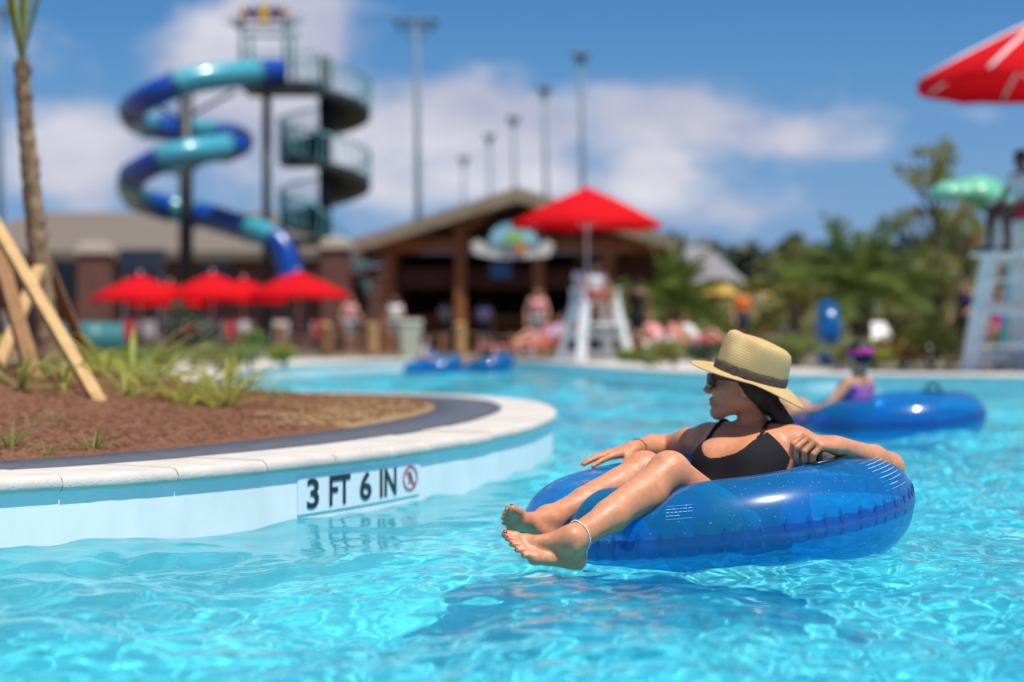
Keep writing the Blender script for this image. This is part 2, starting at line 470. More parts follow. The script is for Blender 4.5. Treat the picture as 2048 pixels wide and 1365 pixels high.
# dry straw patch near the point of the spit
cent = Vm[inv.reshape(-1, 4)].mean(1)
patch = (cent[:, 0] > -1.15 + .15 * np.sin(cent[:, 1] * 5)) & (cent[:, 1] > 8.7)
mulch.data.polygons.foreach_set('material_index', patch.astype(np.int32))
# loose needles lying on the bed
nv = []; nf = []; nm = []
for i in range(14000):
    x, y = r_.uniform(-3.6, -.2), r_.uniform(5.2, 13)
    nv.append((x, y))
pts = np.array(nv); okp = inside(pts[:, 0], pts[:, 1], sp) & (dist_to_path(pts[:, 0], pts[:, 1], sp) > .7)
pts = pts[okp]; pz = mulch_z(pts[:, 0], pts[:, 1]); nv = []
for (x, y), z in zip(pts, pz):
    a = r_.uniform(0, PI); L = r_.uniform(.02, .07); w = .0014; tz = r_.uniform(0, .014)
    dx, dy = math.cos(a) * L / 2, math.sin(a) * L / 2
    b = len(nv)
    nv += [(x - dx - dy / L * w, y - dy + dx / L * w, z + .004), (x - dx + dy / L * w, y - dy - dx / L * w, z + .004), (x + dx, y + dy, z + .005 + tz), (x, y, z + .009 + tz / 2)]
    nf += [(b, b + 1, b + 2), (b, b + 2, b + 3), (b + 1, b + 3, b + 2), (b, b + 3, b + 1)]
    nm += [0 if r_.random() < .7 else 1] * 4
straw = pydata('pine_straw', nv, nf, [M_straw1, M_straw2])
straw.data.polygons.foreach_set('material_index', nm)
tag(straw, 'loose reddish pine straw scattered over the planting bed', 'mulch', kind='stuff')
# --- ground beyond the bank: concrete deck then open ground to the horizon
M_deck = mat('pale_concrete_deck', (.55, .51, .46), rough=.85, noise=.08, nscale=1.5, bump=.1)
C0 = np.array([0, 17.])
ring = []
for off in (.284, 2.2):
    ring.append(bk + bn2 * off)
def ringmesh(name, A, B, za, zb, m):
    V = np.concatenate([np.c_[A, np.full(len(A), za)], np.c_[B, np.full(len(B), zb)]]); n = len(A)
    i = np.arange(n - 1)
    Q = np.stack([i, i + 1, i + 1 + n, i + n], 1)
    o = np_mesh(name, V, Q, m); return tag(o, kind='structure')
ringmesh('deck', ring[0], ring[1], .2135, .2135, M_deck)
far = C0 + (ring[1] - C0) / np.linalg.norm(ring[1] - C0, axis=1)[:, None] * 3000
M_ground = mat('open_ground', (.13, .11, .07), rough=.95, col2=(.20, .17, .11), nscale=.4, detail=6)
ringmesh('ground', ring[1], far, .212, .2, M_ground)

# ------------------------------------------------------------------ depth marker on the wall
sd = np.r_[0, np.cumsum(np.linalg.norm(np.diff(sp, axis=0), axis=1))]
spx = 1024 + F * sp[:, 0] / sp[:, 1]
front = sp[:, 1] < 10.4
def arc_at_px(px):
    k = np.where(front & (sp[:, 1] > 4))[0]
    return float(np.interp(px, spx[k], sd[k]))
def wall_pt(s, z, out):
    x, y = np.interp(s, sd, sp[:, 0]), np.interp(s, sd, sp[:, 1])
    nx, ny = np.interp(s, sd, sn[:, 0]), np.interp(s, sd, sn[:, 1])
    return (x - nx * out, y - ny * out, z)
M_sign = mat('sign_plate_white', (.78, .82, .86), rough=.3)
M_ink = mat('black_lettering', (.008, .010, .012), rough=.4)
M_redink = mat('red_lettering', (.62, .045, .05), rough=.4)
sA, sB = arc_at_px(594), arc_at_px(838)
sign = thing('depth_marker', 'white depth marker reading 3 FT 6 IN with red no-diving symbol', 'sign', wall_pt((sA + sB) / 2, .03, .003))
nS = 24; V = []; Fq = []
for i in range(nS + 1):
    s = sA + (sB - sA) * i / nS
    for z, o_ in ((.026, .001), (.026, .004), (.148, .004), (.148, .001)): V.append(wall_pt(s, z, o_))
for i in range(nS):
    for j in range(3):
        a = i * 4 + j; Fq.append((a, a + 4, a + 5, a + 1))
Fq += [(0, 1, 2, 3), (nS * 4 + 3, nS * 4 + 2, nS * 4 + 1, nS * 4)]
under(sign, pydata('plate', V, Fq, M_sign))
def wall_text(body, name, s0, s1, z0, z1, m, depth=.0065, thick=.012):
    cu = bpy.data.curves.new('lettering', 'FONT'); cu.body = body; cu.size = 1; cu.resolution_u = 6; cu.offset = thick; cu.extrude = .0
    to = bpy.data.objects.new('lettering', cu); COL.objects.link(to)
    dg = bpy.context.evaluated_depsgraph_get(); me = bpy.data.meshes.new_from_object(to.evaluated_get(dg))
    bpy.data.objects.remove(to)
    bm = bmesh.new(); bm.from_mesh(me); bmesh.ops.subdivide_edges(bm, edges=[e for e in bm.edges if e.calc_length() > .15], cuts=2)
    xs = [v.co.x for v in bm.verts]; ys = [v.co.y for v in bm.verts]
    x0, x1, y0, y1 = min(xs), max(xs), min(ys), max(ys)
    for v in bm.verts:
        v.co = Vector(wall_pt(s0 + (v.co.x - x0) / (x1 - x0) * (s1 - s0), z0 + (v.co.y - y0) / (y1 - y0) * (z1 - z0), depth))
    bm.to_mesh(me); bm.free(); me.name = name
    return under(sign, mesh_obj(name, me, m, None, smooth=False))
for body, p0, p1 in (('3', 611, 635), ('FT', 656, 698), ('6', 717, 740), ('IN', 757, 790)):
    wall_text(body, 'lettering', arc_at_px(p0), arc_at_px(p1), .040, .139, M_ink, thick=.022)
# no-diving roundel
cS = arc_at_px(818); rS = abs(arc_at_px(833) - arc_at_px(804)) / 2; cz = .090; rz_ = .046
def ringband(r0, r1, n=36):
    V = []; Fq = []
    for k in range(n):
        a = 2 * PI * k / n
        for r in (r0, r1): V.append(wall_pt(cS + rS * r * math.cos(a), cz + rz_ * r * math.sin(a), .0065))
    for k in range(n):
        a = 2 * k; b = 2 * ((k + 1) % n); Fq.append((a, a + 1, b + 1, b))
    return V, Fq
V, Fq = ringband(.82, 1.0)
b = len(V)
for u, v in ((-.62, .50), (-.50, .62), (.62, -.50), (.50, -.62)): V.append(wall_pt(cS + rS * u, cz + rz_ * v, .0072))
Fq.append((b, b + 1, b + 2, b + 3))
under(sign, pydata('prohibition_ring', V, Fq, M_redink))
def blob_poly(P): return [wall_pt(cS + rS * u, cz + rz_ * v, .0060) for u, v in P]
V = blob_poly([(-.15, .55), (.1, .5), (.2, .15), (.38, -.1), (.30, -.2), (.02, .0), (-.05, -.35), (-.3, -.45), (-.34, -.36), (-.12, -.22), (-.2, .2)])
V2 = [wall_pt(cS + rS * (.28 + .13 * math.cos(a)), cz + rz_ * (-.42 + .13 * math.sin(a)), .0060) for a in np.linspace(0, 2 * PI, 12, endpoint=False)]
under(sign, pydata('diver_figure', V + V2, [tuple(range(len(V))), tuple(range(len(V), len(V) + 12))], M_ink))
# ------------------------------------------------------------------ smooth-union modelling (bodies)
class Field:
    def __init__(s, lo, hi, h):
        s.lo = np.array(lo, float); s.h = h
        s.n = np.ceil((np.array(hi, float) - s.lo) / h).astype(int) + 1
        s.D = np.full(s.n, 1.0, np.float32)
    def _win(s, lo, hi, m):
        a = np.clip(np.floor((np.asarray(lo) - m - s.lo) / s.h).astype(int), 0, s.n)
        b = np.clip(np.ceil((np.asarray(hi) + m - s.lo) / s.h).astype(int) + 1, 0, s.n)
        if np.any(b <= a): return None
        sl = tuple(slice(i, j) for i, j in zip(a, b))
        g = [s.lo[k] + s.h * np.arange(a[k], b[k], dtype=np.float32) for k in range(3)]
        return sl, g[0][:, None, None], g[1][None, :, None], g[2][None, None, :]
    def _put(s, sl, d, k, sub=False):
        o = s.D[sl]
        if sub:      # carve
            d = -d; hh = np.maximum(k - np.abs(o - d), 0) / k
            s.D[sl] = np.maximum(o, d) + hh * hh * k * .25
        else:
            hh = np.maximum(k - np.abs(o - d), 0) / k
            s.D[sl] = np.minimum(o, d) - hh * hh * k * .25
    def cap(s, a, b, ra, rb=None, k=.02, sub=False):
        rb = ra if rb is None else rb
        a = np.array(a, float); b = np.array(b, float); r = max(ra, rb)
        w = s._win(np.minimum(a, b) - r, np.maximum(a, b) + r, k + 3 * s.h)
        if w is None: return s
        sl, X, Y, Z = w; e = b - a; L = max(float(e @ e), 1e-12)
        t = np.clip(((X - a[0]) * e[0] + (Y - a[1]) * e[1] + (Z - a[2]) * e[2]) / L, 0, 1)
        d = np.sqrt((X - a[0] - t * e[0]) ** 2 + (Y - a[1] - t * e[1]) ** 2 + (Z - a[2] - t * e[2]) ** 2) - (ra + (rb - ra) * t)
        s._put(sl, d.astype(np.float32), k, sub); return s
    def ell(s, c, r, B=None, k=.02, sub=False):
        """ellipsoid, B = three unit axes"""
        c = np.array(c, float); r = np.array(r, float); m = r.max()
        w = s._win(c - m, c + m, k + 3 * s.h)
        if w is None: return s
        sl, X, Y, Z = w
        B = np.eye(3) if B is None else np.array([list(v) for v in B], float)
        X = X - c[0]; Y = Y - c[1]; Z = Z - c[2]; k0 = 0; k1 = 0
        for i in range(3):
            q = B[i][0] * X + B[i][1] * Y + B[i][2] * Z
            k0 = k0 + (q / r[i]) ** 2; k1 = k1 + (q / r[i] ** 2) ** 2
        k0 = np.sqrt(k0); d = k0 * (k0 - 1) / np.maximum(np.sqrt(k1), 1e-6)
        s._put(sl, d.astype(np.float32), k, sub); return s
    def chain(s, pts, rad, k=.02):
        for i in range(len(pts) - 1): s.cap(pts[i], pts[i + 1], rad[i], rad[i + 1], k)
        return s
    def grid(s):
        return [s.lo[k] + s.h * np.arange(s.n[k], dtype=np.float32) for k in range(3)]
    def val(s, p):
        i = np.clip(np.round((np.array(p) - s.lo) / s.h).astype(int), 0, s.n - 1); return float(s.D[tuple(i)])
    def project(s, p, d, maxd=.3):
        """walk outwards from inside the body until the surface is met"""
        q = Vector(p); d = Vector(d).normalized(); st = s.h * .4
        for _ in range(int(maxd / st)):
            if s.val(q) > 0: return q
            q = q + d * st
        return q
    def mesh(s, smooth=2):
        D = s.D; S = D < 0
        c = np.zeros(tuple(n - 1 for n in s.n), np.uint8)
        for i in (0, 1):
            for j in (0, 1):
                for k in (0, 1):
                    c += S[i:c.shape[0] + i, j:c.shape[1] + j, k:c.shape[2] + k]
        act = (c > 0) & (c < 8); I = np.argwhere(act)
        num = np.full(act.shape, -1, np.int32); num[act] = np.arange(len(I))
        P = np.zeros((len(I), 3)); W = np.zeros(len(I))
        cor = [(i, j, k) for i in (0, 1) for j in (0, 1) for k in (0, 1)]
        val = {q: D[I[:, 0] + q[0], I[:, 1] + q[1], I[:, 2] + q[2]] for q in cor}
        for a in cor:
            for ax in range(3):
                if a[ax]: continue
                b = list(a); b[ax] = 1; b = tuple(b)
                va, vb = val[a], val[b]; m = (va < 0) != (vb < 0)
                t = va[m] / (va[m] - vb[m]); q = np.tile(np.array(a, float), (m.sum(), 1)); q[:, ax] += t
                P[m] += q; W[m] += 1
        V = s.lo + s.h * (I + P / W[:, None])
        Qs = []
        for ax in range(3):
            u, v = (ax + 1) % 3, (ax + 2) % 3
            n1 = [slice(1, -1)] * 3; n1[ax] = slice(0, -1); n2 = [slice(1, -1)] * 3; n2[ax] = slice(1, None)
            A = S[tuple(n1)]; Bm = S[tuple(n2)]; ch = np.argwhere(A != Bm)
            if not len(ch): continue
            off = np.ones(3, int); off[ax] = 0; e = ch + off
            cells = []
            for du, dv in ((1, 1), (0, 1), (0, 0), (1, 0)):
                q = e.copy(); q[:, u] -= du; q[:, v] -= dv; cells.append(num[q[:, 0], q[:, 1], q[:, 2]])
            Qd = np.stack(cells, 1); fl = A[tuple(ch.T)]
            Qd[~fl] = Qd[~fl][:, ::-1]; Qs.append(Qd)
        Q = np.concatenate(Qs)
        for _ in range(smooth):
            acc = np.zeros_like(V); cnt = np.zeros(len(V))
            for i in range(4):
                np.add.at(acc, Q[:, i], V[Q[:, (i + 1) % 4]]); np.add.at(cnt, Q[:, i], 1)
            V = V * .5 + .5 * acc / np.maximum(cnt, 1)[:, None]
        return V, Q
    def obj(s, name, m, parent=None, smooth=2):
        V, Q = s.mesh(smooth)
        o = np_mesh(name, V, Q, m, None)
        if parent is not None: under(parent, o)
        return o
def unit(v): return Vector(v).normalized()
def frame(fwd, up):
    f = unit(fwd); u = Vector(up); u = (u - f * u.dot(f)).normalized(); l = u.cross(f)
    return f, l, u            # forward, left, up
def hand_prims(W, fwd, back, thumb_left, bends, thumb_pts=None, scale=1.0, spread=.06, fan=None):
    """list of capsules for a hand. fwd along the hand, back = out of the back of the hand;
    thumb_left: thumb lies on the left of fwd seen from the back of the hand"""
    f, l, u = frame(fwd, back); sd_ = 1 if thumb_left else -1; t = l * sd_
    W = Vector(W); P = lambda a, b, c: W + (f * a + t * b + u * c) * scale
    kn = [(.086, .030, 0), (.090, .009, .003), (.084, -.012, .001), (.073, -.031, -.004)]
    ln = [(.040, .024, .018), (.044, .027, .019), (.041, .025, .018), (.032, .019, .016)]
    out = []; tips = []
    for i in range(4):
        out.append((P(-.004, kn[i][1] * .55, -.002), P(*kn[i]), .0165 * scale, .0112 * scale, .014))
        p = P(*kn[i]); ang = 0; sp_ = (kn[i][1] * spread / .03) if fan is None else fan[i]
        d0 = (f + t * sp_).normalized()
        for j in range(3):
            ang += bends[i][j]
            d = d0 * math.cos(ang) - u * math.sin(ang)
            q = p + d * ln[i][j] * scale
            out.append((p, q, (.0094, .0086, .0078)[j] * scale, (.0088, .0080, .0066)[j] * scale, .0035)); p = q
        tips.append((p, d))
    if thumb_pts is None: thumb_pts = [(.012, .022, -.006), (.048, .046, -.014), (.078, .054, -.02), (.102, .054, -.022)]
    rr_ = (.0165, .0125, .0105, .0082)
    for j in range(3):
        out.append((P(*thumb_pts[j]), P(*thumb_pts[j + 1]), rr_[j] * scale, rr_[j + 1] * scale, .008 if j == 0 else .004))
    return out, tips
def foot_prims(A, axis, up, medial_left, scale=1.0):
    """ankle joint A, axis heel->toes, up = out of the instep; medial (big toe) on the left of axis?"""
    f, l, u = frame(axis, up); m = l if medial_left else -l
    H = Vector(A) - u * .062 * scale - f * .032 * scale
    P = lambda a, b, c: H + (f * a + m * b + u * c) * scale
    o = []
    o.append((P(-.008, 0, .002), P(.02, 0, .01), .030, .030, .02))
    o.append((P(0, 0, .012), P(.032, 0, .062), .027, .034, .02))
    o.append((P(.032, .004, .055), P(.120, .012, .012), .033, .021, .03))
    o.append((P(.01, .004, .0), P(.145, .028, -.006), .027, .020, .02))
    o.append((P(.01, -.006, -.002), P(.122, -.034, -.012), .025, .0165, .02))
    o.append((P(.145, .030, -.007), P(.124, -.036, -.012), .0185, .0145, .018))
    tips = []
    tt = [(.146, .030, -.006, .207, .033, -.003, .0150, .0125), (.150, .010, -.006, .206, .010, -.002, .0105, .0088),
          (.143, -.006, -.008, .194, -.008, -.006, .0100, .0082), (.134, -.021, -.010, .179, -.025, -.009, .0098, .0080),
          (.124, -.035, -.012, .160, -.040, -.012, .0095, .0078)]
    for a, b, c, d, e, g, r0, r1 in tt:
        mid = P((a + d) / 2, (b + e) / 2, (c + g) / 2 + .006)
        o.append((P(a, b, c), mid, r0, (r0 + r1) / 2, .008)); o.append((mid, P(d, e, g), (r0 + r1) / 2, r1, .004))
        tips.append((P(d, e, g) + f * r1 * .25 * scale + u * r1 * .86 * scale, f, m, u, r1))
    o.append((P(.033, .033, .058), P(.034, .034, .058), .012, .012, .014))
    o.append((P(.028, -.033, .052), P(.028, -.034, .052), .012, .012, .014))
    return [(a, b, r0 * scale, r1 * scale, k) for a, b, r0, r1, k in o], tips
# ------------------------------------------------------------------ clear blue swim tubes
def vinyl_mat(name='blue_clear_vinyl', fac=.64, tr=(.08, .62, .95), base=(.0, .235, .58), print_=False):
    m, nt, b, out = new_mat(name)
    b.inputs['Base Color'].default_value = (*base, 1); b.inputs['Roughness'].default_value = .25
    t = nt.nodes.new('ShaderNodeBsdfTransparent'); t.inputs['Color'].default_value = (*tr, 1)
    m1 = nt.nodes.new('ShaderNodeMixShader'); m1.inputs[0].default_value = fac
    nt.links.new(b.outputs[0], m1.inputs[1]); nt.links.new(t.outputs[0], m1.inputs[2])
    lw = nt.nodes.new('ShaderNodeLayerWeight'); lw.inputs['Blend'].default_value = .5
    pw = nt.nodes.new('ShaderNodeMath'); pw.operation = 'POWER'; pw.inputs[1].default_value = 4.
    nt.links.new(lw.outputs['Facing'], pw.inputs[0])
    ma = nt.nodes.new('ShaderNodeMath'); ma.operation = 'MULTIPLY_ADD'; ma.inputs[1].default_value = .45; ma.inputs[2].default_value = .045
    nt.links.new(pw.outputs[0], ma.inputs[0])
    g = nt.nodes.new('ShaderNodeBsdfGlossy'); g.inputs['Roughness'].default_value = .07
    n = nt.nodes.new('ShaderNodeTexNoise'); n.inputs['Scale'].default_value = 9; n.inputs['Detail'].default_value = 2
    tc = nt.nodes.new('ShaderNodeTexCoord'); nt.links.new(tc.outputs['Object'], n.inputs['Vector'])
    bp = nt.nodes.new('ShaderNodeBump'); bp.inputs['Strength'].default_value = .12; bp.inputs['Distance'].default_value = .02
    nt.links.new(n.outputs['Fac'], bp.inputs['Height']); nt.links.new(bp.outputs['Normal'], g.inputs['Normal'])
    m2 = nt.nodes.new('ShaderNodeMixShader'); nt.links.new(ma.outputs[0], m2.inputs[0])
    nt.links.new(m1.outputs[0], m2.inputs[1]); nt.links.new(g.outputs[0], m2.inputs[2])
    nt.links.new(m2.outputs[0], out.inputs['Surface'])
    return m
M_vinyl = vinyl_mat(); M_seam = vinyl_mat('blue_vinyl_seam', .5, (.03, .36, .78), (.0, .10, .36))
M_handle = mat('black_rubber', (.012, .012, .014), rough=.35)
M_print = mat('white_print', (.26, .50, .80), rough=.5)
def torus_pt(th, ph, Rm, r):
    return Vector(((Rm + r * math.cos(ph)) * math.cos(th), (Rm + r * math.cos(ph)) * math.sin(th), r * math.sin(ph)))
def make_tube(label, center, a, b, Rm=.40, r=.145, handles=(), prints=(), group=None, nt_=220, np_=44, seed=1, name='swim_tube'):
    root = thing(name, label, 'swim tube', center, 0, group)
    nrm = Vector((-a, -b, 1)).normalized()
    root.rotation_euler = nrm.to_track_quat('Z', 'Y').to_euler() if (abs(a) + abs(b)) > 0 else (0, 0, 0)
    # keep the tube's own x axis pointing along world x
    x = Vector((1, 0, a)).normalized(); y = nrm.cross(x).normalized(); x = y.cross(nrm)
    root.rotation_euler = Matrix((x, y, nrm)).transposed().to_euler()
    rg = np.random.default_rng(seed); ph0 = rg.uniform(0, 6, 6)
    th = np.linspace(0, 2 * PI, nt_, endpoint=False); ph = np.linspace(0, 2 * PI, np_, endpoint=False)
    T, P = np.meshgrid(th, ph, indexing='ij')
    w = np.exp(-(np.minimum(P, 2 * PI - P) / .30) ** 2); wi = np.exp(-((P - PI) / .45) ** 2)
    rad = r * (1 + .010 * np.sin(3 * T + ph0[0]) * np.cos(P) + .006 * np.sin(5 * T + ph0[1]))
    pk = np.sin(61 * T + 1.3 * np.sin(3 * T)) * .5 + .5
    rad = rad - w * .006 * pk ** 4 - wi * .004 * (np.sin(45 * T) * .5 + .5) ** 2
    V = np.stack([(Rm + rad * np.cos(P)) * np.cos(T), (Rm + rad * np.cos(P)) * np.sin(T), rad * np.sin(P)], -1).reshape(-1, 3)
    idx = np.arange(nt_ * np_).reshape(nt_, np_); i2 = np.roll(idx, -1, 0)
    Q = np.stack([idx, i2, np.roll(i2, -1, 1), np.roll(idx, -1, 1)], -1).reshape(-1, 4)
    np_mesh('tube_skin', V, Q, M_vinyl, root)
    # welded seam: a flat flange round the outer equator
    mb = MB(); n = nt_; Vs = []
    for k in range(n):
        t = 2 * PI * k / n
        wv = .0022 * math.sin(61 * t + 1.3 * math.sin(3 * t))
        for q in (-.17, 0, .17):
            p = torus_pt(t, q, Rm, r * 1.004 + (.0035 if q == 0 else .0005)); p.z += wv * (1 if q else .3)
            Vs.append(p)
    Fs = []
    for k in range(n):
        k2 = (k + 1) % n
        for j in range(2): Fs.append((k * 3 + j, k2 * 3 + j, k2 * 3 + j + 1, k * 3 + j + 1))
    b0 = len(Vs)
    for k in range(61):                     # weld puckers crossing the flange
        t = 2 * PI * (k + .5 * math.sin(k * 1.7) * .3) / 61; q0 = len(Vs)
        for tt, q in ((-.008, -.15), (.008, -.15), (.011, .17), (.001, .30), (-.009, .17)):
            p = torus_pt(t + tt + .02 * q, q, Rm, r * 1.004 + .0042); Vs.append(p)
        Fs.append((q0, q0 + 1, q0 + 2, q0 + 3, q0 + 4))
    mb.add(Vs, Fs, True); mb.build('seam', M_seam, root)
    for hth, hph in handles:
        c = torus_pt(hth, hph, Rm, r); tn = Vector((-math.sin(hth), math.cos(hth), 0)); up = (torus_pt(hth, hph, Rm, r + .1) - c).normalized(); sdv = tn.cross(up)
        Mh = Matrix((tn, sdv, up)).transposed().to_4x4(); Mh.translation = c
        g = MB(); path = [(-.052, 0, -.002), (-.050, 0, .026), (-.038, 0, .040), (0, 0, .044), (.038, 0, .040), (.050, 0, .026), (.052, 0, -.002)]
        g.tube(catmull(path, 5), .0095, 10)
        h = g.build('handle', M_handle, root, M=Mh)
        g = MB(); nn = 20
        ring = []
        for k in range(nn):
            aa_ = 2 * PI * k / nn; u_, v_ = .088 * math.copysign(abs(math.cos(aa_)) ** .6, math.cos(aa_)), .030 * math.copysign(abs(math.sin(aa_)) ** .6, math.sin(aa_))
            ring.append((u_, v_))
        Vp = []
        for zz in (0, .005):
            for u_, v_ in ring:
                # follow the curve of the tube
                q = torus_pt(hth + u_ / (Rm + r * math.cos(hph)), hph - v_ / r, Rm, r + .001 + zz); Vp.append(q)
        Fp = [tuple(range(nn, 2 * nn))] + [(k, (k + 1) % nn, nn + (k + 1) % nn, nn + k) for k in range(nn)]
        g.add(Vp, Fp, True); pl = g.build('handle_base', M_handle, root)
    for (t0, t1, p0, p1, rows, seed_) in prints:
        g = MB(); rg2 = random.Random(seed_)
        for i in range(rows):
            pv = p0 + (p1 - p0) * i / max(1, rows - 1); hgt = abs(p1 - p0) / rows * .105
            full = i in (0, rows - 1)
            t = t0
            while t < t1 - .002:
                wdt = (t1 - t0) if full else rg2.uniform(.006, .024)
                te = min(t + wdt, t1); seg = max(1, int((te - t) / .02))
                hh_ = hgt * (.35 if full else 1)
                if not (not full and i == rows - 2 and t > t0 + (t1 - t0) * .55):
                    for k in range(seg):
                        ta, tb = t + (te - t) * k / seg, t + (te - t) * (k + 1) / seg
                        g.add([torus_pt(ta, pv - hh_, Rm, r + .0012), torus_pt(tb, pv - hh_, Rm, r + .0012), torus_pt(tb, pv + hh_, Rm, r + .0012), torus_pt(ta, pv + hh_, Rm, r + .0012)], [(0, 1, 2, 3)])
                t = te + (.006 if not full else 1)
        pr_ = g.build('printed_notice', M_print, root); pr_['kind'] = 'stuff'
    return root
TC = Vector((.590, 5.775, .085))
tube_main = make_tube('large clear blue swim tube carrying the woman in the straw hat', TC, .12, .035, Rm=.418, r=.150, handles=[(R(-41), R(94))],
                      prints=[(R(-38), R(-21), R(62), R(22), 9, 1), (R(-109), R(-101.5), R(44), R(29), 5, 2)])
# ------------------------------------------------------------------ the woman in the tube
def skin_mat(name, col, rough=.42):
    m, nt, b, out = new_mat(name)
    tc = nt.nodes.new('ShaderNodeTexCoord')
    n = nt.nodes.new('ShaderNodeTexNoise'); n.inputs['Scale'].default_value = 14; n.inputs['Detail'].default_value = 5
    nt.links.new(tc.outputs['Object'], n.inputs['Vector'])
    r = nt.nodes.new('ShaderNodeValToRGB'); r.color_ramp.elements[0].position = .3; r.color_ramp.elements[1].position = .7
    r.color_ramp.elements[0].color = (col[0] * .93, col[1] * .86, col[2] * .84, 1); r.color_ramp.elements[1].color = (col[0] * 1.04, col[1] * 1.06, col[2] * 1.06, 1)
    nt.links.new(n.outputs['Fac'], r.inputs['Fac']); nt.links.new(r.outputs['Color'], b.inputs['Base Color'])
    b.inputs['Roughness'].default_value = rough; b.inputs['Specular IOR Level'].default_value = .42
    b.inputs['Subsurface Weight'].default_value = .45; b.inputs['Subsurface Radius'].default_value = (1, .35, .18); b.inputs['Subsurface Scale'].default_value = .012
    # uneven tan: blotches and faint redness
    nb2 = nt.nodes.new('ShaderNodeTexNoise'); nb2.inputs['Scale'].default_value = 46; nb2.inputs['Detail'].default_value = 6; nb2.inputs['Roughness'].default_value = .7
    nt.links.new(tc.outputs['Object'], nb2.inputs['Vector'])
    r2 = nt.nodes.new('ShaderNodeValToRGB'); r2.color_ramp.elements[0].position = .35; r2.color_ramp.elements[1].position = .7
    r2.color_ramp.elements[0].color = (.90, .80, .76, 1); r2.color_ramp.elements[1].color = (1.06, 1.05, 1.03, 1)
    nt.links.new(nb2.outputs['Fac'], r2.inputs['Fac'])
    mm = nt.nodes.new('ShaderNodeMix'); mm.data_type = 'RGBA'; mm.blend_type = 'MULTIPLY'; mm.inputs[0].default_value = 1
    nt.links.new(r.outputs['Color'], mm.inputs[6]); nt.links.new(r2.outputs['Color'], mm.inputs[7]); nt.links.new(mm.outputs[2], b.inputs['Base Color'])
    b.inputs['Coat Weight'].default_value = .11; b.inputs['Coat Roughness'].default_value = .27
    n2 = nt.nodes.new('ShaderNodeTexNoise'); n2.inputs['Scale'].default_value = 210; n2.inputs['Detail'].default_value = 3
    nt.links.new(tc.outputs['Object'], n2.inputs['Vector'])
    bp = nt.nodes.new('ShaderNodeBump'); bp.inputs['Strength'].default_value = .4; bp.inputs['Distance'].default_value = .002
    nt.links.new(n2.outputs['Fac'], bp.inputs['Height']); nt.links.new(bp.outputs['Normal'], b.inputs['Normal']); nt.links.new(bp.outputs['Normal'], b.inputs['Coat Normal'])
    return m
M_skin = skin_mat('tanned_skin', (.58, .26, .135), .5)
M_hair = mat('dark_brown_hair', (.030, .015, .008), spec=.3, rough=.55, noise=.5, nscale=30, stretch=(1, 1, .15), bump=.5, bscale=90)
M_suit = mat('black_swimsuit', (.008, .008, .010), rough=.85, spec=.25, bump=.15, bscale=300)
M_lens = mat('dark_lens', (.012, .008, .008), rough=.08)
M_frame = mat('black_frame', (.008, .008, .009), rough=.25)
M_nail = mat('red_nail_polish', (.42, .015, .03), rough=.2)
M_bead = mat('pearl_bead', (.62, .58, .52), rough=.3, noise=.35, nscale=160)
M_gold = mat('gold', (.75, .50, .20), rough=.25, metal=1)
woman = thing('person', 'woman in a straw hat, sunglasses and black swimsuit reclining in the large blue tube, bare feet out over the water', 'person', (.615, 5.72, -.1))
woman['label'] = 'woman in straw hat, sunglasses and black swimsuit lounging in the large blue tube'
PEL = Vector((.615, 5.72, -.01))
HipL, HipR = Vector((.69, 5.655, -.01)), Vector((.545, 5.79, -.01))
NB = Vector((.722, 6.045, .318))
ShL, ShR = Vector((.845, 5.945, .280)), Vector((.605, 6.135, .282))
ElL, WrL = at(1776, 934, 5.76), at(1670, 890, 5.515)
ElR, WrR = at(1322, 897, 6.36), at(1264, 899, 6.15)
KnL, AnL = at(1340, 946, 5.42), at(1145, 1079, 5.16)
KnR, AnR = at(1290, 944, 5.67), at(1096, 1038, 5.45)
rs = (ShR - ShL).normalized(); up_t = (NB - PEL).normalized()
fw = up_t.cross(rs).normalized()
def T(t, s_=0., f_=0.): return PEL.lerp(NB, t) + rs * s_ + fw * f_
HC = Vector((.690, 6.02, .462))                         # head centre
hf, hl, hu = frame((-1, .06, .06), (.06, 0, 1))
def Hd(f_, l_, u_): return HC + hf * f_ + hl * l_ + hu * u_
torso = []
def tcap(*a, **k): torso.append(('c', a, k))
def tell(*a, **k): torso.append(('e', a, k))
tcap(HipL, HipR, .098, .098, k=.05)
tcap(T(.12, -.06), T(.12, .06), .098, .098, k=.06)
tcap(T(.38, -.045), T(.38, .045), .088, .088, k=.06)
tcap(T(.62, -.048), T(.62, .048), .088, .088, k=.06)
tcap(T(.80, -.075, -.01), T(.80, .075, -.01), .082, .082, k=.05)
tcap(T(.93, -.10, -.012), T(.93, .10, -.012), .050, .050, k=.04)
tell(T(.60, -.062, .060), (.060, .056, .058), k=.07)
tell(T(.60, .062, .060), (.060, .056, .058), k=.07)
def torso_into(Fd, grow=0.):
    for kind, a, k in torso:
        if kind == 'c': Fd.cap(a[0], a[1], a[2] + grow, a[3] + grow, **k)
        else: Fd.ell(a[0], [q + grow for q in a[1]], **k)
    # thighs continue the hips
    for H_, K_ in ((HipL, KnL), (HipR, KnR)):
        mid = H_.lerp(K_, .5) + Vector((0, 0, -.006))
        Fd.cap(H_, mid, .088 + grow, .074 + grow, .04)
    # shoulders and neck slopes
    for S_, sg in ((ShL, -1), (ShR, 1)):
        Fd.cap(T(.965, sg * .03, -.014), S_ + fw * -.004, .034 + grow, .042 + grow, .045)
LO, HI = (-.10, 4.93, -.16), (1.19, 6.46, .63)
body = Field(LO, HI, .0034)
torso_into(body)
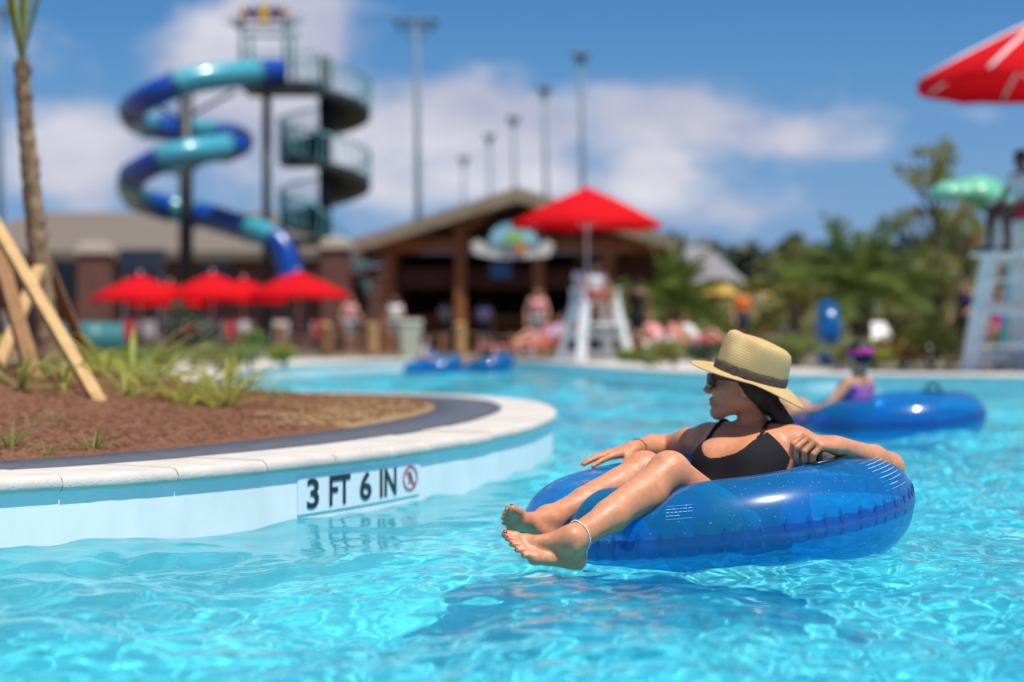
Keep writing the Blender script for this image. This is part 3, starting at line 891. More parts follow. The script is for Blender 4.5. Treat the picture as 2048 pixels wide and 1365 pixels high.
# legs
for K_, A_, H_ in ((KnL, AnL, HipL), (KnR, AnR, HipR)):
    mid = H_.lerp(K_, .5) + Vector((0, 0, -.006))
    body.cap(mid, K_, .074, .053, .03)
    sh = (A_ - K_).normalized(); bk_ = (Vector((0, 0, -1)) - sh * -sh.z).normalized()
    body.ell(K_ + Vector((-.006, -.004, .008)), (.050, .050, .048), k=.02)
    cf = K_.lerp(A_, .27) + bk_ * .014; lo = K_.lerp(A_, .62) + bk_ * .006
    body.cap(K_, cf, .046, .048, .03); body.cap(cf, lo, .048, .039, .03); body.cap(lo, A_, .041, .033, .03)
    body.cap(K_ - bk_ * .012, K_.lerp(A_, .5) - bk_ * .006, .036, .036, .02)
axL = (Vector(at(1004, 1090, 5.10)) - Vector(at(1154, 1136, 5.17)))
fp, tipsL = foot_prims(AnL, axL, (.25, -.42, .87), False, .92)
for a, b_, r0, r1, k in fp: body.cap(a, b_, r0, r1, k)
fp, tipsR = foot_prims(AnR, (-.62, -.55, .50), (.12, .40, .95), True, .94)
for a, b_, r0, r1, k in fp: body.cap(a, b_, r0, r1, k)
# arms
for S_, E_, W_ in ((ShL, ElL, WrL), (ShR, ElR, WrR)):
    body.ell(S_, (.048, .050, .048), k=.03)
    body.chain([S_, S_.lerp(E_, .4), E_], [.046, .045, .040], .03)
    body.chain([E_, E_.lerp(W_, .3), W_], [.040, .042, .027], .022)
    body.ell(E_ + (E_ - S_.lerp(W_, .5)).normalized() * .012, (.030, .030, .030), k=.02)
# left hand closed round the handle, right hand lying on the tube
hp, tL = hand_prims(WrL + Vector((-.004, -.003, .0)), (-.70, -.50, .16), (.18, -.25, .93), False,
                    [(.75, 1.0, .5), (.85, 1.05, .55), (.95, 1.05, .55), (.95, .95, .5)],
                    thumb_pts=[(.012, .018, -.012), (.040, .030, -.030), (.070, .026, -.046), (.096, .016, -.052)])
for a, b_, r0, r1, k in hp: body.cap(a, b_, r0, r1, k)
hp, tR = hand_prims(WrR + Vector((-.004, -.004, 0)), (-.86, -.46, -.16), (-.18, -.20, .96), True,
                    [(.10, .12, .1), (.06, .12, .12), (.10, .14, .12), (.16, .16, .12)], spread=.16,
                    thumb_pts=[(.012, .022, -.006), (.044, .050, -.016), (.068, .066, -.026), (.090, .074, -.034)])
for a, b_, r0, r1, k in hp: body.cap(a, b_, r0, r1, k)
# neck
body.cap(NB + Vector((.012, .005, -.015)), Hd(-.040, 0, -.050), .045, .046, .025)
body.cap(T(.97, .012, .022), Hd(-.035, .040, -.055), .010, .014, .02)      # neck muscle on the near side
body.cap(T(.97, -.012, .022), Hd(-.030, -.036, -.055), .010, .014, .02)
# clavicles
body.cap(T(.97, .015, .034), ShR + fw * .03 + Vector((0, 0, .01)), .009, .010, .018)
body.cap(T(.97, -.015, .034), ShL + fw * .03 + Vector((0, 0, .01)), .009, .010, .018)
# head
HB = (hf, hl, hu)
body.ell(Hd(-.012, 0, .030), (.093, .074, .088), HB, .02)
body.ell(Hd(.026, 0, -.026), (.056, .054, .068), HB, .02)
body.cap(Hd(-.018, .046, -.050), Hd(.058, .012, -.092), .017, .015, .028)
body.cap(Hd(-.018, -.046, -.050), Hd(.058, -.012, -.092), .017, .015, .028)
body.ell(Hd(.066, 0, -.093), (.018, .021, .016), HB, .018)
body.cap(Hd(.068, .030, .022), Hd(.068, -.030, .022), .016, .016, .016)             # brow
body.cap(Hd(.050, .043, -.022), Hd(.066, .026, -.026), .018, .016, .02)             # cheeks
body.cap(Hd(.050, -.043, -.022), Hd(.066, -.026, -.026), .018, .016, .02)
for sg in (1, -1): body.ell(Hd(.082, sg * .032, .001), (.012, .017, .011), HB, .010, sub=True)
for sg in (1, -1): body.ell(Hd(.067, sg * .032, .001), (.0125, .0125, .0125), HB, .004)
body.cap(Hd(.080, 0, .010), Hd(.101, 0, -.026), .0075, .0095, .012)                # nose
body.ell(Hd(.094, .009, -.031), (.009, .0075, .007), HB, .008); body.ell(Hd(.094, -.009, -.031), (.009, .0075, .007), HB, .008)
body.ell(Hd(.080, 0, -.055), (.013, .022, .0075), HB, .008)                         # lips
body.ell(Hd(.079, 0, -.066), (.012, .019, .0075), HB, .007)
body.ell(Hd(.094, 0, -.0605), (.008, .022, .0017), HB, .004, sub=True)
for sg in (1, -1): body.ell(Hd(-.012, sg * .074, -.012), (.019, .007, .031), HB, .006)
o = body.obj('body', M_skin, woman, smooth=2)
# the soft tube gives way under the limbs that lie on it
bpy.context.view_layer.update()
skin_o = [c for c in tube_main.children if c.name.startswith('tube_skin')][0]
Mw = np.array(tube_main.matrix_world); nv_ = len(skin_o.data.vertices)
co = np.zeros(nv_ * 3, np.float32); skin_o.data.vertices.foreach_get('co', co); co = co.reshape(-1, 3)
topside = co[:, 2] > -.02
wc = co @ Mw[:3, :3].T + Mw[:3, 3]
pushed = np.zeros(nv_)
for _ in range(26):
    ii = np.round((wc - body.lo) / body.h).astype(int)
    okk = np.all((ii >= 0) & (ii < body.n), 1) & topside
    dv = np.full(nv_, 1.0); q = ii[okk]; dv[okk] = body.D[q[:, 0], q[:, 1], q[:, 2]]
    mv = (dv < .004) & (pushed < .085)
    if not mv.any(): break
    wc[mv, 2] -= .0035; pushed[mv] += .0035
pg = pushed.reshape(220, 44)
for _ in range(3): pg = (pg + np.maximum(pg, .0) * 0 + np.roll(pg, 1, 0) + np.roll(pg, -1, 0) + np.roll(pg, 1, 1) + np.roll(pg, -1, 1)) / 5
wc[:, 2] -= np.maximum(pg.ravel() - pushed, 0)
co = (wc - Mw[:3, 3]) @ np.linalg.inv(Mw[:3, :3]).T
skin_o.data.vertices.foreach_set('co', co.astype(np.float32).ravel()); skin_o.data.update()
# swimsuit: the torso grown by 3 mm and cut at neckline, armholes and leg line
suit = Field((.38, 5.5, -.16), (1.0, 6.3, .42), .0042)
torso_into(suit, .0035)
gx_, gy_, gz_ = suit.grid(); X = gx_[:, None, None]; Y = gy_[None, :, None]; Z = gz_[None, None, :]
L_ = (NB - PEL).length
tt_ = ((X - PEL.x) * up_t.x + (Y - PEL.y) * up_t.y + (Z - PEL.z) * up_t.z) / L_
px_ = PEL.x + up_t.x * tt_ * L_; py_ = PEL.y + up_t.y * tt_ * L_; pz_ = PEL.z + up_t.z * tt_ * L_
ss_ = (X - px_) * rs.x + (Y - py_) * rs.y + (Z - pz_) * rs.z
ff_ = (X - px_) * fw.x + (Y - py_) * fw.y + (Z - pz_) * fw.z
scoop = np.where(ff_ > 0, .550 + .27 * np.clip(np.abs(ss_) / .090, 0, 1.0) ** 5.5 - 2.2 * np.clip(np.abs(ss_) - .092, 0, 1), .62 - .6 * np.clip(np.abs(ss_) - .10, 0, 1))
suit.D = np.maximum(suit.D, ((tt_ - scoop) * L_ * .85).astype(np.float32))
leg = np.minimum(((np.array(HipL)[0] - X) * 0 + (-(X - PEL.x) * .62 - (Y - PEL.y) * .68 + (Z - PEL.z) * .42)), 1)   # along the thighs
suit.D = np.maximum(suit.D, (leg - .085).astype(np.float32))
suit.obj('swimsuit', M_suit, woman, smooth=2)
def strap(pts):
    C_ = catmull([p for p, d in pts], 6); Dd = catmull([Vector(d).normalized() for p, d in pts], 6)
    P = [body.project(p, d, .16) + d.normalized() * .0022 for p, d in zip(C_, Dd)]
    for _ in range(2): P = [P[0]] + [(P[i - 1] + P[i] * 2 + P[i + 1]) / 4 for i in range(1, len(P) - 1)] + [P[-1]]
    return P
for sg in (1, -1):
    m_ = MB(); m_.tube(strap([(T(.76, sg * .090, 0), fw), (T(.83, sg * .089, 0), fw), (T(.90, sg * .084, 0), fw + up_t * .35), (T(.93, sg * .080, -.005), fw * .7 + up_t), (T(.93, sg * .078, -.01), up_t), (T(.92, sg * .076, -.01), up_t - fw * .8), (T(.82, sg * .074, 0), -fw), (T(.62, sg * .07, 0), -fw)]), .0056, 8)
    s_ = m_.build('swimsuit_strap', M_suit); under(woman, s_)
# hair: cap under the hat, side locks and low ponytail
hair = Field(np.array(HC) - .17, np.array(HC) + .19, .003)
hair.ell(Hd(-.020, 0, .026), (.098, .081, .092), HB, .02)
hair.ell(Hd(-.055, 0, -.030), (.062, .070, .062), HB, .03)
hair.cap(Hd(-.012, .073, .01), Hd(-.030, .066, -.045), .018, .016, .02)
hair.cap(Hd(-.012, -.073, .01), Hd(-.030, -.066, -.045), .018, .016, .02)
hx, hy, hz = hair.grid(); X = hx[:, None, None] - HC.x; Y = hy[None, :, None] - HC.y; Z = hz[None, None, :] - HC.z
fq = X * hf.x + Y * hf.y + Z * hf.z; uq = X * hu.x + Y * hu.y + Z * hu.z
cut = fq - (.028 - .035 * np.clip((.03 - uq) / .06, 0, 1.6) + .03 * np.clip((uq - .03) / .05, 0, 1))
cut = np.maximum(cut, (-.030 - .85 * np.clip(-fq - .012, 0, .09)) - uq)
hair.D = np.maximum(hair.D, cut.astype(np.float32))
hair.chain([Hd(-.085, .02, -.055), Hd(-.112, .03, -.075), Hd(-.128, .03, -.100)], [.030, .022, .024], .02)
hair.chain([Hd(-.128, .03, -.100), Hd(-.142, .025, -.118), Hd(-.150, .02, -.14)], [.024, .024, .012], .015)
hair.obj('hair', M_hair, woman, smooth=1)
m_ = MB(); m_.tube(catmull([Hd(-.108, .052, -.068), Hd(-.124, .056, -.060), Hd(-.131, .056, -.070), Hd(-.124, .056, -.078)], 5), .0035, 7)
for dz_ in (.0,): under(woman, m_.build('hair_curl', M_hair))
# sunglasses
sg_root = thing('sunglasses', None, None, Hd(.085, 0, .006)); del_keys = None
under(woman, sg_root)
def under2(root, o):
    o.parent = root; bpy.context.view_layer.update(); o.matrix_parent_inverse = root.matrix_world.inverted(); return o
for s_ in (1, -1):
    Vl = []; n = 22
    for ring, kx in ((1., 0), (.6, .0035), (.05, .005)):
        for k in range(n):
            a = 2 * PI * k / n; c, d = math.cos(a), math.sin(a)
            ll = .027 * math.copysign(abs(c) ** .75, c) * ring; uu = .0225 * math.copysign(abs(d) ** .8, d) * ring
            lat = .0335 + ll
            Vl.append(Hd(.099 - 4.2 * lat * lat + kx, s_ * lat, .002 + uu - .10 * ll * 0))
    Fl = []
    for i in range(2):
        for k in range(n): Fl.append((i * n + k, i * n + (k + 1) % n, (i + 1) * n + (k + 1) % n, (i + 1) * n + k))
    Fl.append(tuple(range(2 * n, 3 * n)))
    m_ = MB().add(Vl, Fl, True); under2(sg_root, m_.build('lens', M_lens))
    m_ = MB(); m_.tube([Vl[k] for k in range(n)], .0024, 8, closed=True); under2(sg_root, m_.build('rim', M_frame))
    m_ = MB(); a = Hd(.099 - 4.2 * .0605 ** 2, s_ * .0615, .012); m_.bar(a, Hd(.030, s_ * .078, .010), .004, .008); m_.bar(Hd(.031, s_ * .078, .010), Hd(-.03, s_ * .083, .004), .004, .007)
    under2(sg_root, m_.build('temple', M_frame))
m_ = MB(); m_.tube(catmull([Hd(.095, .008, .008), Hd(.099, 0, .011), Hd(.095, -.008, .008)], 4), .0026, 8); under2(sg_root, m_.build('bridge', M_frame))
# hat
def straw_mat():
    m, nt, b, out = new_mat('woven_straw')
    tc = nt.nodes.new('ShaderNodeTexCoord')
    wv = nt.nodes.new('ShaderNodeTexWave'); wv.wave_type = 'BANDS'; wv.bands_direction = 'Z'; wv.inputs['Scale'].default_value = 13.5; wv.inputs['Distortion'].default_value = .6; wv.inputs['Detail'].default_value = 1
    nt.links.new(tc.outputs['UV'], wv.inputs['Vector']); wv.bands_direction = 'Y'
    n = nt.nodes.new('ShaderNodeTexNoise'); n.inputs['Scale'].default_value = 260; n.inputs['Detail'].default_value = 2
    mp = nt.nodes.new('ShaderNodeMapping'); mp.inputs['Scale'].default_value = (.6, 2, 1); nt.links.new(tc.outputs['UV'], mp.inputs['Vector']); nt.links.new(mp.outputs[0], n.inputs['Vector'])
    r = nt.nodes.new('ShaderNodeValToRGB'); r.color_ramp.elements[0].color = (.53, .35, .135, 1); r.color_ramp.elements[1].color = (.69, .485, .215, 1)
    r.color_ramp.elements[0].position = .15; r.color_ramp.elements[1].position = .75
    ad = nt.nodes.new('ShaderNodeMath'); ad.operation = 'MULTIPLY_ADD'; ad.inputs[1].default_value = .65
    nt.links.new(wv.outputs['Fac'], ad.inputs[0])
    m3 = nt.nodes.new('ShaderNodeMath'); m3.operation = 'MULTIPLY'; m3.inputs[1].default_value = .6; nt.links.new(n.outputs['Fac'], m3.inputs[0]); nt.links.new(m3.outputs[0], ad.inputs[2])
    nt.links.new(ad.outputs[0], r.inputs['Fac']); nt.links.new(r.outputs['Color'], b.inputs['Base Color']); b.inputs['Roughness'].default_value = .65
    bp = nt.nodes.new('ShaderNodeBump'); bp.inputs['Strength'].default_value = .35; bp.inputs['Distance'].default_value = .0015
    nt.links.new(ad.outputs[0], bp.inputs['Height']); nt.links.new(bp.outputs['Normal'], b.inputs['Normal'])
    t = nt.nodes.new('ShaderNodeBsdfTranslucent'); nt.links.new(r.outputs['Color'], t.inputs['Color'])
    mx_ = nt.nodes.new('ShaderNodeMixShader'); mx_.inputs[0].default_value = .22
    nt.links.new(b.outputs[0], mx_.inputs[1]); nt.links.new(t.outputs[0], mx_.inputs[2]); nt.links.new(mx_.outputs[0], out.inputs['Surface'])
    return m
M_straw = straw_mat()
M_band = mat('dark_hat_band', (.085, .065, .05), rough=.8, noise=.3, nscale=120, bump=.4, bscale=260)
ax_f, ax_l, ax_u = frame((-.955, .06, .295), (.29, -.14, .95))
HO = at(1500, 752, 6.02)
def Ht(f_, l_, u_): return HO + ax_f * f_ + ax_l * l_ + ax_u * u_
hat = thing('hat', None, None, HO); under(woman, hat)
NTH = 96
crown_prof = [(1.0, -.004), (1.0, .004), (.995, .020), (.985, .045), (.965, .070), (.935, .090), (.89, .104), (.82, .1115), (.70, .113), (.52, .109), (.32, .104), (.12, .1015), (.02, .101)]
def crown_pt(th, r, z):
    f_, l_ = .112 * r * math.cos(th), .089 * r * math.sin(th)
    hgt = max(0, z) / .11
    # pinched front and centre crease
    for sg in (1, -1):
        q = math.exp(-((f_ - .046) / .034) ** 2 - ((l_ - sg * .058) / .030) ** 2) * sstep(.40, .80, np.array(hgt))
        l_ -= sg * .034 * float(q)
    z -= .010 * math.exp(-(l_ / .022) ** 2) * float(sstep(.93, 1.0, np.array(hgt))) * (.4 + .6 * (1 - abs(f_ - .01) / .12))
    z += .012 * (f_ / .112) * hgt          # crown a little higher at the front
    return f_, l_, z
brim_prof = [0, .04, .15, .35, .6, .85, .97, 1.0]
def brim_pt(th, t):
    c, s_ = math.cos(th), math.sin(th)
    wid = .070 if c > 0 else .070; w = wid * t * (1 - .10 * s_ * s_)
    f_, l_ = (.112 + w) * c, (.089 + w) * s_
    z = -.004 - .006 * t + .008 * t * t * s_ * s_ - .034 * t ** 1.6 * max(0, -c) ** 1.5 - .010 * t * max(0, c) + .008 * t ** 3 * max(0, c) ** 2
    return f_, l_, z
def uvmesh(name, rows, m, parent, vs, us=1.0):
    V = []; n = len(rows[0])
    for r in rows: V += [tuple(p) for p in r]
    Fq = []
    for i in range(len(rows) - 1):
        for k in range(n): Fq.append((i * n + k, i * n + (k + 1) % n, (i + 1) * n + (k + 1) % n, (i + 1) * n + k))
    me = bpy.data.meshes.new(name); me.from_pydata(V, [], Fq); uv = me.uv_layers.new(name='uv')
    q = 0
    for i in range(len(rows) - 1):
        for k in range(n):
            for (di, dk) in ((0, 0), (0, 1), (1, 1), (1, 0)):
                uv.data[q].uv = ((k + dk) / n * us, vs[i + di]); q += 1
    o = mesh_obj(name, me, m, None, True)
    if parent is not None: under2(parent, o)
    return o
ths = [2 * PI * k / NTH for k in range(NTH)]
rows = [[Ht(*crown_pt(t, r, z)) for t in ths] for r, z in crown_prof]
vs = [0]
for i in range(1, len(crown_prof)): vs.append(vs[-1] + math.hypot((crown_prof[i][0] - crown_prof[i - 1][0]) * .1, crown_prof[i][1] - crown_prof[i - 1][1]))
o = uvmesh('hat_crown', rows, M_straw, hat, [v * 3.2 for v in vs])
sm_ = o.modifiers.new('thick', 'SOLIDIFY'); sm_.thickness = .002; sm_.offset = -1
rows = [[Ht(*brim_pt(t, q)) for t in ths] for q in brim_prof]
o = uvmesh('hat_brim', rows, M_straw, hat, [q * .07 * 3.2 for q in brim_prof])
sm_ = o.modifiers.new('thick', 'SOLIDIFY'); sm_.thickness = .0034; sm_.offset = 0
rows = []
for z, g_ in ((-.002, 1.020), (.004, 1.026), (.016, 1.024), (.025, 1.018), (.026, 1.004)):
    rows.append([Ht(.112 * g_ * math.cos(t), .089 * g_ * math.sin(t), z + .0012 * math.sin(9 * t + z * 300)) for t in ths])
uvmesh('hat_band', rows, M_band, hat, [0, .2, .4, .6, .8])
m_ = MB(); m_.box((0, 0, 0), (.020, .006, .026), bevel=.002)
th_b = R(62); Mb = Matrix((-ax_f * math.sin(th_b) * .112 + ax_l * .089 * math.cos(th_b), ax_f * math.cos(th_b) * .089 + ax_l * math.sin(th_b) * .112, ax_u)).transposed()
Mb = Matrix([list(c) for c in Mb]).to_4x4()
for c_ in range(3):
    v_ = Vector((Mb[0][c_], Mb[1][c_], Mb[2][c_])).normalized()
    for r__ in range(3): Mb[r__][c_] = v_[r__]
Mb.translation = Ht(.115 * math.cos(th_b), .0915 * math.sin(th_b), .012)
under2(hat, m_.build('band_knot', M_band, None, M=Mb))
# anklet, bracelet, ring, nails
shin = (AnL - KnL).normalized(); ac = KnL.lerp(AnL, .93)
u1 = shin.orthogonal().normalized(); u2 = shin.cross(u1)
pts = []; rad = []
NB_ = 44
for k in range(NB_ * 6):
    a = 2 * PI * k / (NB_ * 6); d = u1 * math.cos(a) + u2 * math.sin(a)
    hit = body.project(ac, d, .09); rr0 = (hit - ac).length + .0008
    pts.append(rr0); rad.append(.0011 + .0019 * abs(math.sin(PI * k / 6)) ** .6)
pts = np.convolve(np.r_[pts[-9:], pts, pts[:9]], np.ones(19) / 19, 'valid')
ring = [ac + (u1 * math.cos(2 * PI * k / len(pts)) + u2 * math.sin(2 * PI * k / len(pts))) * float(pts[k]) + shin * (.004 * math.sin(2 * PI * k / len(pts) + 2)) for k in range(len(pts))]
m_ = MB(); m_.tube(ring, rad, 8, closed=True); under(woman, m_.build('beaded_anklet', M_bead))
def band_on(center, axis, rad_t, mat_, name, maxd=.06):
    axis = Vector(axis).normalized(); a1 = axis.orthogonal().normalized(); a2 = axis.cross(a1); P = []
    for k in range(40):
        a = 2 * PI * k / 40; d = a1 * math.cos(a) + a2 * math.sin(a); P.append(body.project(center, d, maxd) + d * rad_t * .4)
    m_ = MB(); m_.tube(P, rad_t, 7, closed=True); under(woman, m_.build(name, mat_))
band_on(WrR.lerp(ElR, .17), WrR - ElR, .0016, mat('brown_cord', (.09, .04, .02), rough=.7), 'bracelet')
for tp, f_, mm, u_, r1 in tipsL + tipsR:
    m_ = MB(); Mn = Matrix((f_, mm, u_)).transposed().to_4x4(); Mn.translation = tp - u_ * r1 * .10
    m_.ball((0, 0, 0), (r1 * .62, r1 * .60, r1 * .22), 10, 6); under(woman, m_.build('toenail', M_nail, None, M=Mn))

# water drops on shins and tube, their sun glints painted as opaque white
M_drop = mat('water_drop', (.85, .9, .95), rough=.05, spec=.8)
def drops(name, root, spots):
    m_ = MB()
    for p, r in spots: m_.ball(p, r, 6, 4)
    o_ = m_.build(name, M_drop); o_['kind'] = 'stuff'; under2(root, o_)
rd = random.Random(4); sp_ = []
for K_, A_ in ((KnL, AnL), (KnR, AnR)):
    for _ in range(70):
        t_ = rd.betavariate(1.2, 1.4); c_ = K_.lerp(A_, t_); a_ = rd.uniform(-1.3, .9)
        d_ = Vector((math.sin(a_) * .7 + .25, -math.cos(a_) * .6, .65 + .3 * rd.random()))
        sp_.append((body.project(c_, d_, .09), rd.uniform(.0004, .0011)))
drops('water_drops', woman, sp_)
sp_ = []
for _ in range(75):
    th_, ph_ = R(rd.gauss(-82, 17)), R(rd.uniform(0, 75)); p = torus_pt(th_, ph_, .418, .1505)
    sp_.append((tube_main.matrix_world @ p, rd.uniform(.0004, .0011)))
drops('water_drops', tube_main, sp_)
# ------------------------------------------------------------------ materials for the far bank
M_red = mat('red_canvas', (.74, .006, .012), spec=.15, rough=.85, noise=.1, nscale=6, trans=.35, bump=.1, bscale=200)
M_yellow = mat('yellow_canvas', (.72, .46, .09), rough=.8, noise=.1, nscale=6, trans=.25)
M_white = mat('white_paint', (.78, .80, .80), rough=.45, noise=.05, nscale=5)
M_steel = mat('grey_metal', (.32, .33, .34), rough=.4, metal=.6)
M_polec = mat('hazed_pole', (.13, .19, .24), rough=.6)  # distance haze put into the pole colour as pale blue-grey
M_black = mat('black_steel', (.018, .024, .026), rough=.5)
M_teal = mat('teal_paint', (.03, .16, .165), rough=.5)
M_tealrail = mat('teal_rail', (.10, .36, .38), rough=.5)
M_slideD = mat('dark_blue_fibreglass', (.0, .055, .34), rough=.32, coat=.3)
M_slideL = mat('light_teal_fibreglass', (.05, .34, .43), rough=.3, coat=.4)
M_brick = mat('red_brown_brick', (.115, .045, .035), rough=.9, col2=(.19, .085, .065), nscale=9)
M_cap = mat('limestone_cap', (.52, .45, .36), rough=.85, noise=.1)
M_roofgrey = mat('tan_grey_roof', (.155, .125, .10), rough=.85, noise=.12, nscale=2, stretch=(1, 6, 1))
M_thatch = mat('weathered_shingle', (.22, .165, .11), rough=.95, col2=(.34, .27, .18), nscale=12, stretch=(.4, 3, 1), bump=.8, bscale=30)
M_wood = mat('brown_timber', (.27, .085, .022), rough=.75, noise=.25, nscale=5, stretch=(1, 1, .15))
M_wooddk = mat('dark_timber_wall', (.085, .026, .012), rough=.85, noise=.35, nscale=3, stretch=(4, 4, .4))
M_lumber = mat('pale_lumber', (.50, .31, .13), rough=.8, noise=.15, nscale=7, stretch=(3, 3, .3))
M_lumber2 = mat('dark_lumber', (.26, .13, .05), rough=.8, noise=.2, nscale=7, stretch=(3, 3, .3))  # darker lumber tone; on the short brace it is painted shade
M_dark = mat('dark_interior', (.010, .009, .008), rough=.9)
M_rope = mat('hemp_rope', (.28, .18, .10), rough=.95)
M_glassdark = mat('dark_window', (.02, .028, .04), rough=.15)
M_bark = mat('palm_bark', (.17, .105, .055), rough=.95, col2=(.36, .245, .15), nscale=34, stretch=(1, 1, .5), bump=1, bscale=60)
M_bark2 = mat('grey_brown_bark', (.10, .07, .045), rough=.95, noise=.3, nscale=20)
def leaf_mat(name, c1, c2, tr=.4):
    return mat(name, c1, rough=.55, col2=c2, nscale=5, trans=tr)
M_leafY = leaf_mat('yellow_green_leaf', (.22, .27, .025), (.42, .42, .08))
M_leafG = leaf_mat('mid_green_leaf', (.125, .18, .03), (.24, .30, .065))
M_leafD = leaf_mat('dark_green_leaf', (.022, .048, .026), (.05, .085, .04), .12)
M_leafO = leaf_mat('olive_leaf', (.17, .19, .04), (.31, .31, .09))
M_leafR = leaf_mat('rust_leaf', (.30, .10, .03), (.34, .22, .05))
GZ_ = .2135
def gp(px, d, z=GZ_): return Vector(((px - 1024) * d / F, d, z))

# ------------------------------------------------------------------ foliage builders
def leaf_cloud(name, clumps, n, size, m, parent, seed, flat=.5):
    """n small leaves scattered through a set of ellipsoid clumps (centre, radii)"""
    r = np.random.default_rng(seed)
    vol = np.array([c[1][0] * c[1][1] * c[1][2] for c in clumps]) ** .75; pr_ = vol / vol.sum()
    ci = r.choice(len(clumps), n, p=pr_)
    C_ = np.array([list(c[0]) for c in clumps])[ci]; Rr = np.array([list(c[1]) for c in clumps])[ci]
    d = r.normal(size=(n, 3)); d /= np.linalg.norm(d, axis=1)[:, None]
    P = C_ + d * Rr * (r.random((n, 1)) ** .45)
    a = r.normal(size=(n, 3)); a[:, 2] *= flat; a /= np.linalg.norm(a, axis=1)[:, None]
    b = np.cross(a, r.normal(size=(n, 3))); b /= np.linalg.norm(b, axis=1)[:, None]
    s = size * r.uniform(.6, 1.35, (n, 1))
    V = np.stack([P - a * s, P + b * s * .42, P + a * s, P - b * s * .42], 1).reshape(-1, 3)
    Q = np.arange(n * 4).reshape(n, 4)
    o = np_mesh(name, V, Q, m, None, smooth=False)
    if parent is not None: o.parent = parent
    return o
def blade(m_, base, dirv, L, w, droop, n=6, twist=0.):
    """one arching strap leaf"""
    p = Vector(base); d = Vector(dirv).normalized(); side = d.cross(Vector((0, 0, 1)))
    side = side.normalized() if side.length > .05 else Vector((1, 0, 0))
    V = []; 
    for i in range(n + 1):
        t = i / n; ww = w * (math.sin(PI * (.12 + .88 * (1 - t) ** .8 * .9)) if t > .0 else .6)
        ww = w * (.55 + .9 * t if t < .4 else max(.02, 1.0 * (1 - (t - .4) / .6) ** .8))
        up = side.cross(d).normalized()
        V += [p - side * ww / 2 + up * ww * .18, p, p + side * ww / 2 + up * ww * .18]
        p = p + d * L / n; d = (d + Vector((0, 0, -droop / n))).normalized()
    Fs = []
    for i in range(n):
        for j in range(2): Fs.append((i * 3 + j, i * 3 + j + 1, (i + 1) * 3 + j + 1, (i + 1) * 3 + j))
    m_.add(V, Fs, True)
def strap_clump(seed, n, L, w, droop=1.3, up=.9):
    r = random.Random(seed); m_ = MB()
    for i in range(n):
        a = 2 * PI * i / n + r.uniform(-.3, .3); el_ = r.uniform(.35, 1.0) * up
        blade(m_, (.02 * math.cos(a), .02 * math.sin(a), 0), (math.cos(a), math.sin(a), math.tan(min(1.35, el_ * 1.15))), L * r.uniform(.65, 1.1), w * r.uniform(.7, 1.1), droop * r.uniform(.6, 1.3))
    return m_
def frond(m_, base, dirv, L, droop, leaf, nl=16, w=.03, rg=random):
    """feather palm frond: rib with leaflets both sides"""
    p = Vector(base); d = Vector(dirv).normalized(); pts = []
    n = 14
    for i in range(n + 1):
        pts.append((p.copy(), d.copy())); p = p + d * L / n; d = (d + Vector((0, 0, -droop / n))).normalized()
    m_.tube([q for q, _ in pts], [.012 * (1 - .8 * i / n) * L for i in range(n + 1)], 5)
    for i in range(nl):
        t = .12 + .86 * i / nl; k = t * n; i0 = min(n - 1, int(k)); q = pts[i0][0].lerp(pts[i0 + 1][0], k - i0); dd = pts[i0][1]
        side = dd.cross(Vector((0, 0, 1))); side = side.normalized() if side.length > .05 else Vector((1, 0, 0))
        for s_ in (1, -1):
            ld = (side * s_ * .8 + dd * .75 + Vector((0, 0, rg.uniform(-.25, .35)))).normalized()
            ll = leaf * math.sin(PI * (.15 + .8 * t)) * rg.uniform(.8, 1.1)
            e = q + ld * ll + Vector((0, 0, -ll * .25)); mid = q + ld * ll * .5
            wv = dd * w
            m_.add([q - wv * .5, mid - wv * .6, e, mid + wv * .6, q + wv * .5], [(0, 1, 2), (0, 2, 3, 4)])
def place(o, loc, rz=0, sc=1):
    o.location = loc; o.rotation_euler = (0, 0, rz); o.scale = (sc, sc, sc); return o

# ------------------------------------------------------------------ planting bed: young palms, stakes, strap plants
def mz(x, y): return float(mulch_z(np.array([x]), np.array([y]))[0])
def young_palm(x, y, pts, label, seed):
    z0 = mz(x, y) - .03; root = thing('palm_tree', label, 'palm tree', (x, y, z0))
    path = catmull([(p[0] - x, p[1] - y, p[2] - z0) for p in pts], 12)
    r = random.Random(seed); n = len(path); rad = []
    for i in range(n):
        t = i / n; rad.append((.066 - .026 * t) * (1 + .07 * math.sin(i * 2.1) + r.uniform(-.05, .05)))
    m_ = MB(); m_.tube(path, rad, 14); rb = random.Random(seed + 1)
    for i in range(46):      # old leaf bases along the trunk
        k = int(rb.uniform(.25, .98) * (n - 1)); a = rb.uniform(0, 2 * PI); q = path[k]; rr_ = rad[k]
        d_ = Vector((math.cos(a), math.sin(a), 0)); s_ = Vector((-math.sin(a), math.cos(a), 0)) * .02
        b_ = q + d_ * rr_ * .9; e = q + d_ * (rr_ + .012) + Vector((0, 0, .06))
        m_.add([b_ - s_, b_ + s_, e + s_ * .4, e - s_ * .4], [(0, 1, 2, 3)])
    m_.build('trunk', M_bark, root)
    top = path[-1]; m_ = MB()
    for i in range(9):
        a = 2 * PI * i / 9 + r.uniform(-.2, .2); lean = r.uniform(.03, .30)
        for q in range(4):
            blade(m_, top + Vector((0, 0, -.05 + .012 * q)), (math.cos(a) * lean + r.uniform(-.05, .05), math.sin(a) * lean, 1), r.uniform(.6, 1.25), .018, r.uniform(.0, .35), 5)
    m_.build('crown', M_leafY, root)
    return root
P1 = [at(96, 740, 11.5), at(88, 600, 11.5), at(72, 460, 11.5), at(58, 320, 11.5), at(48, 200, 11.5), at(43, 120, 11.5)]
x1, y1 = P1[0].x, P1[0].y
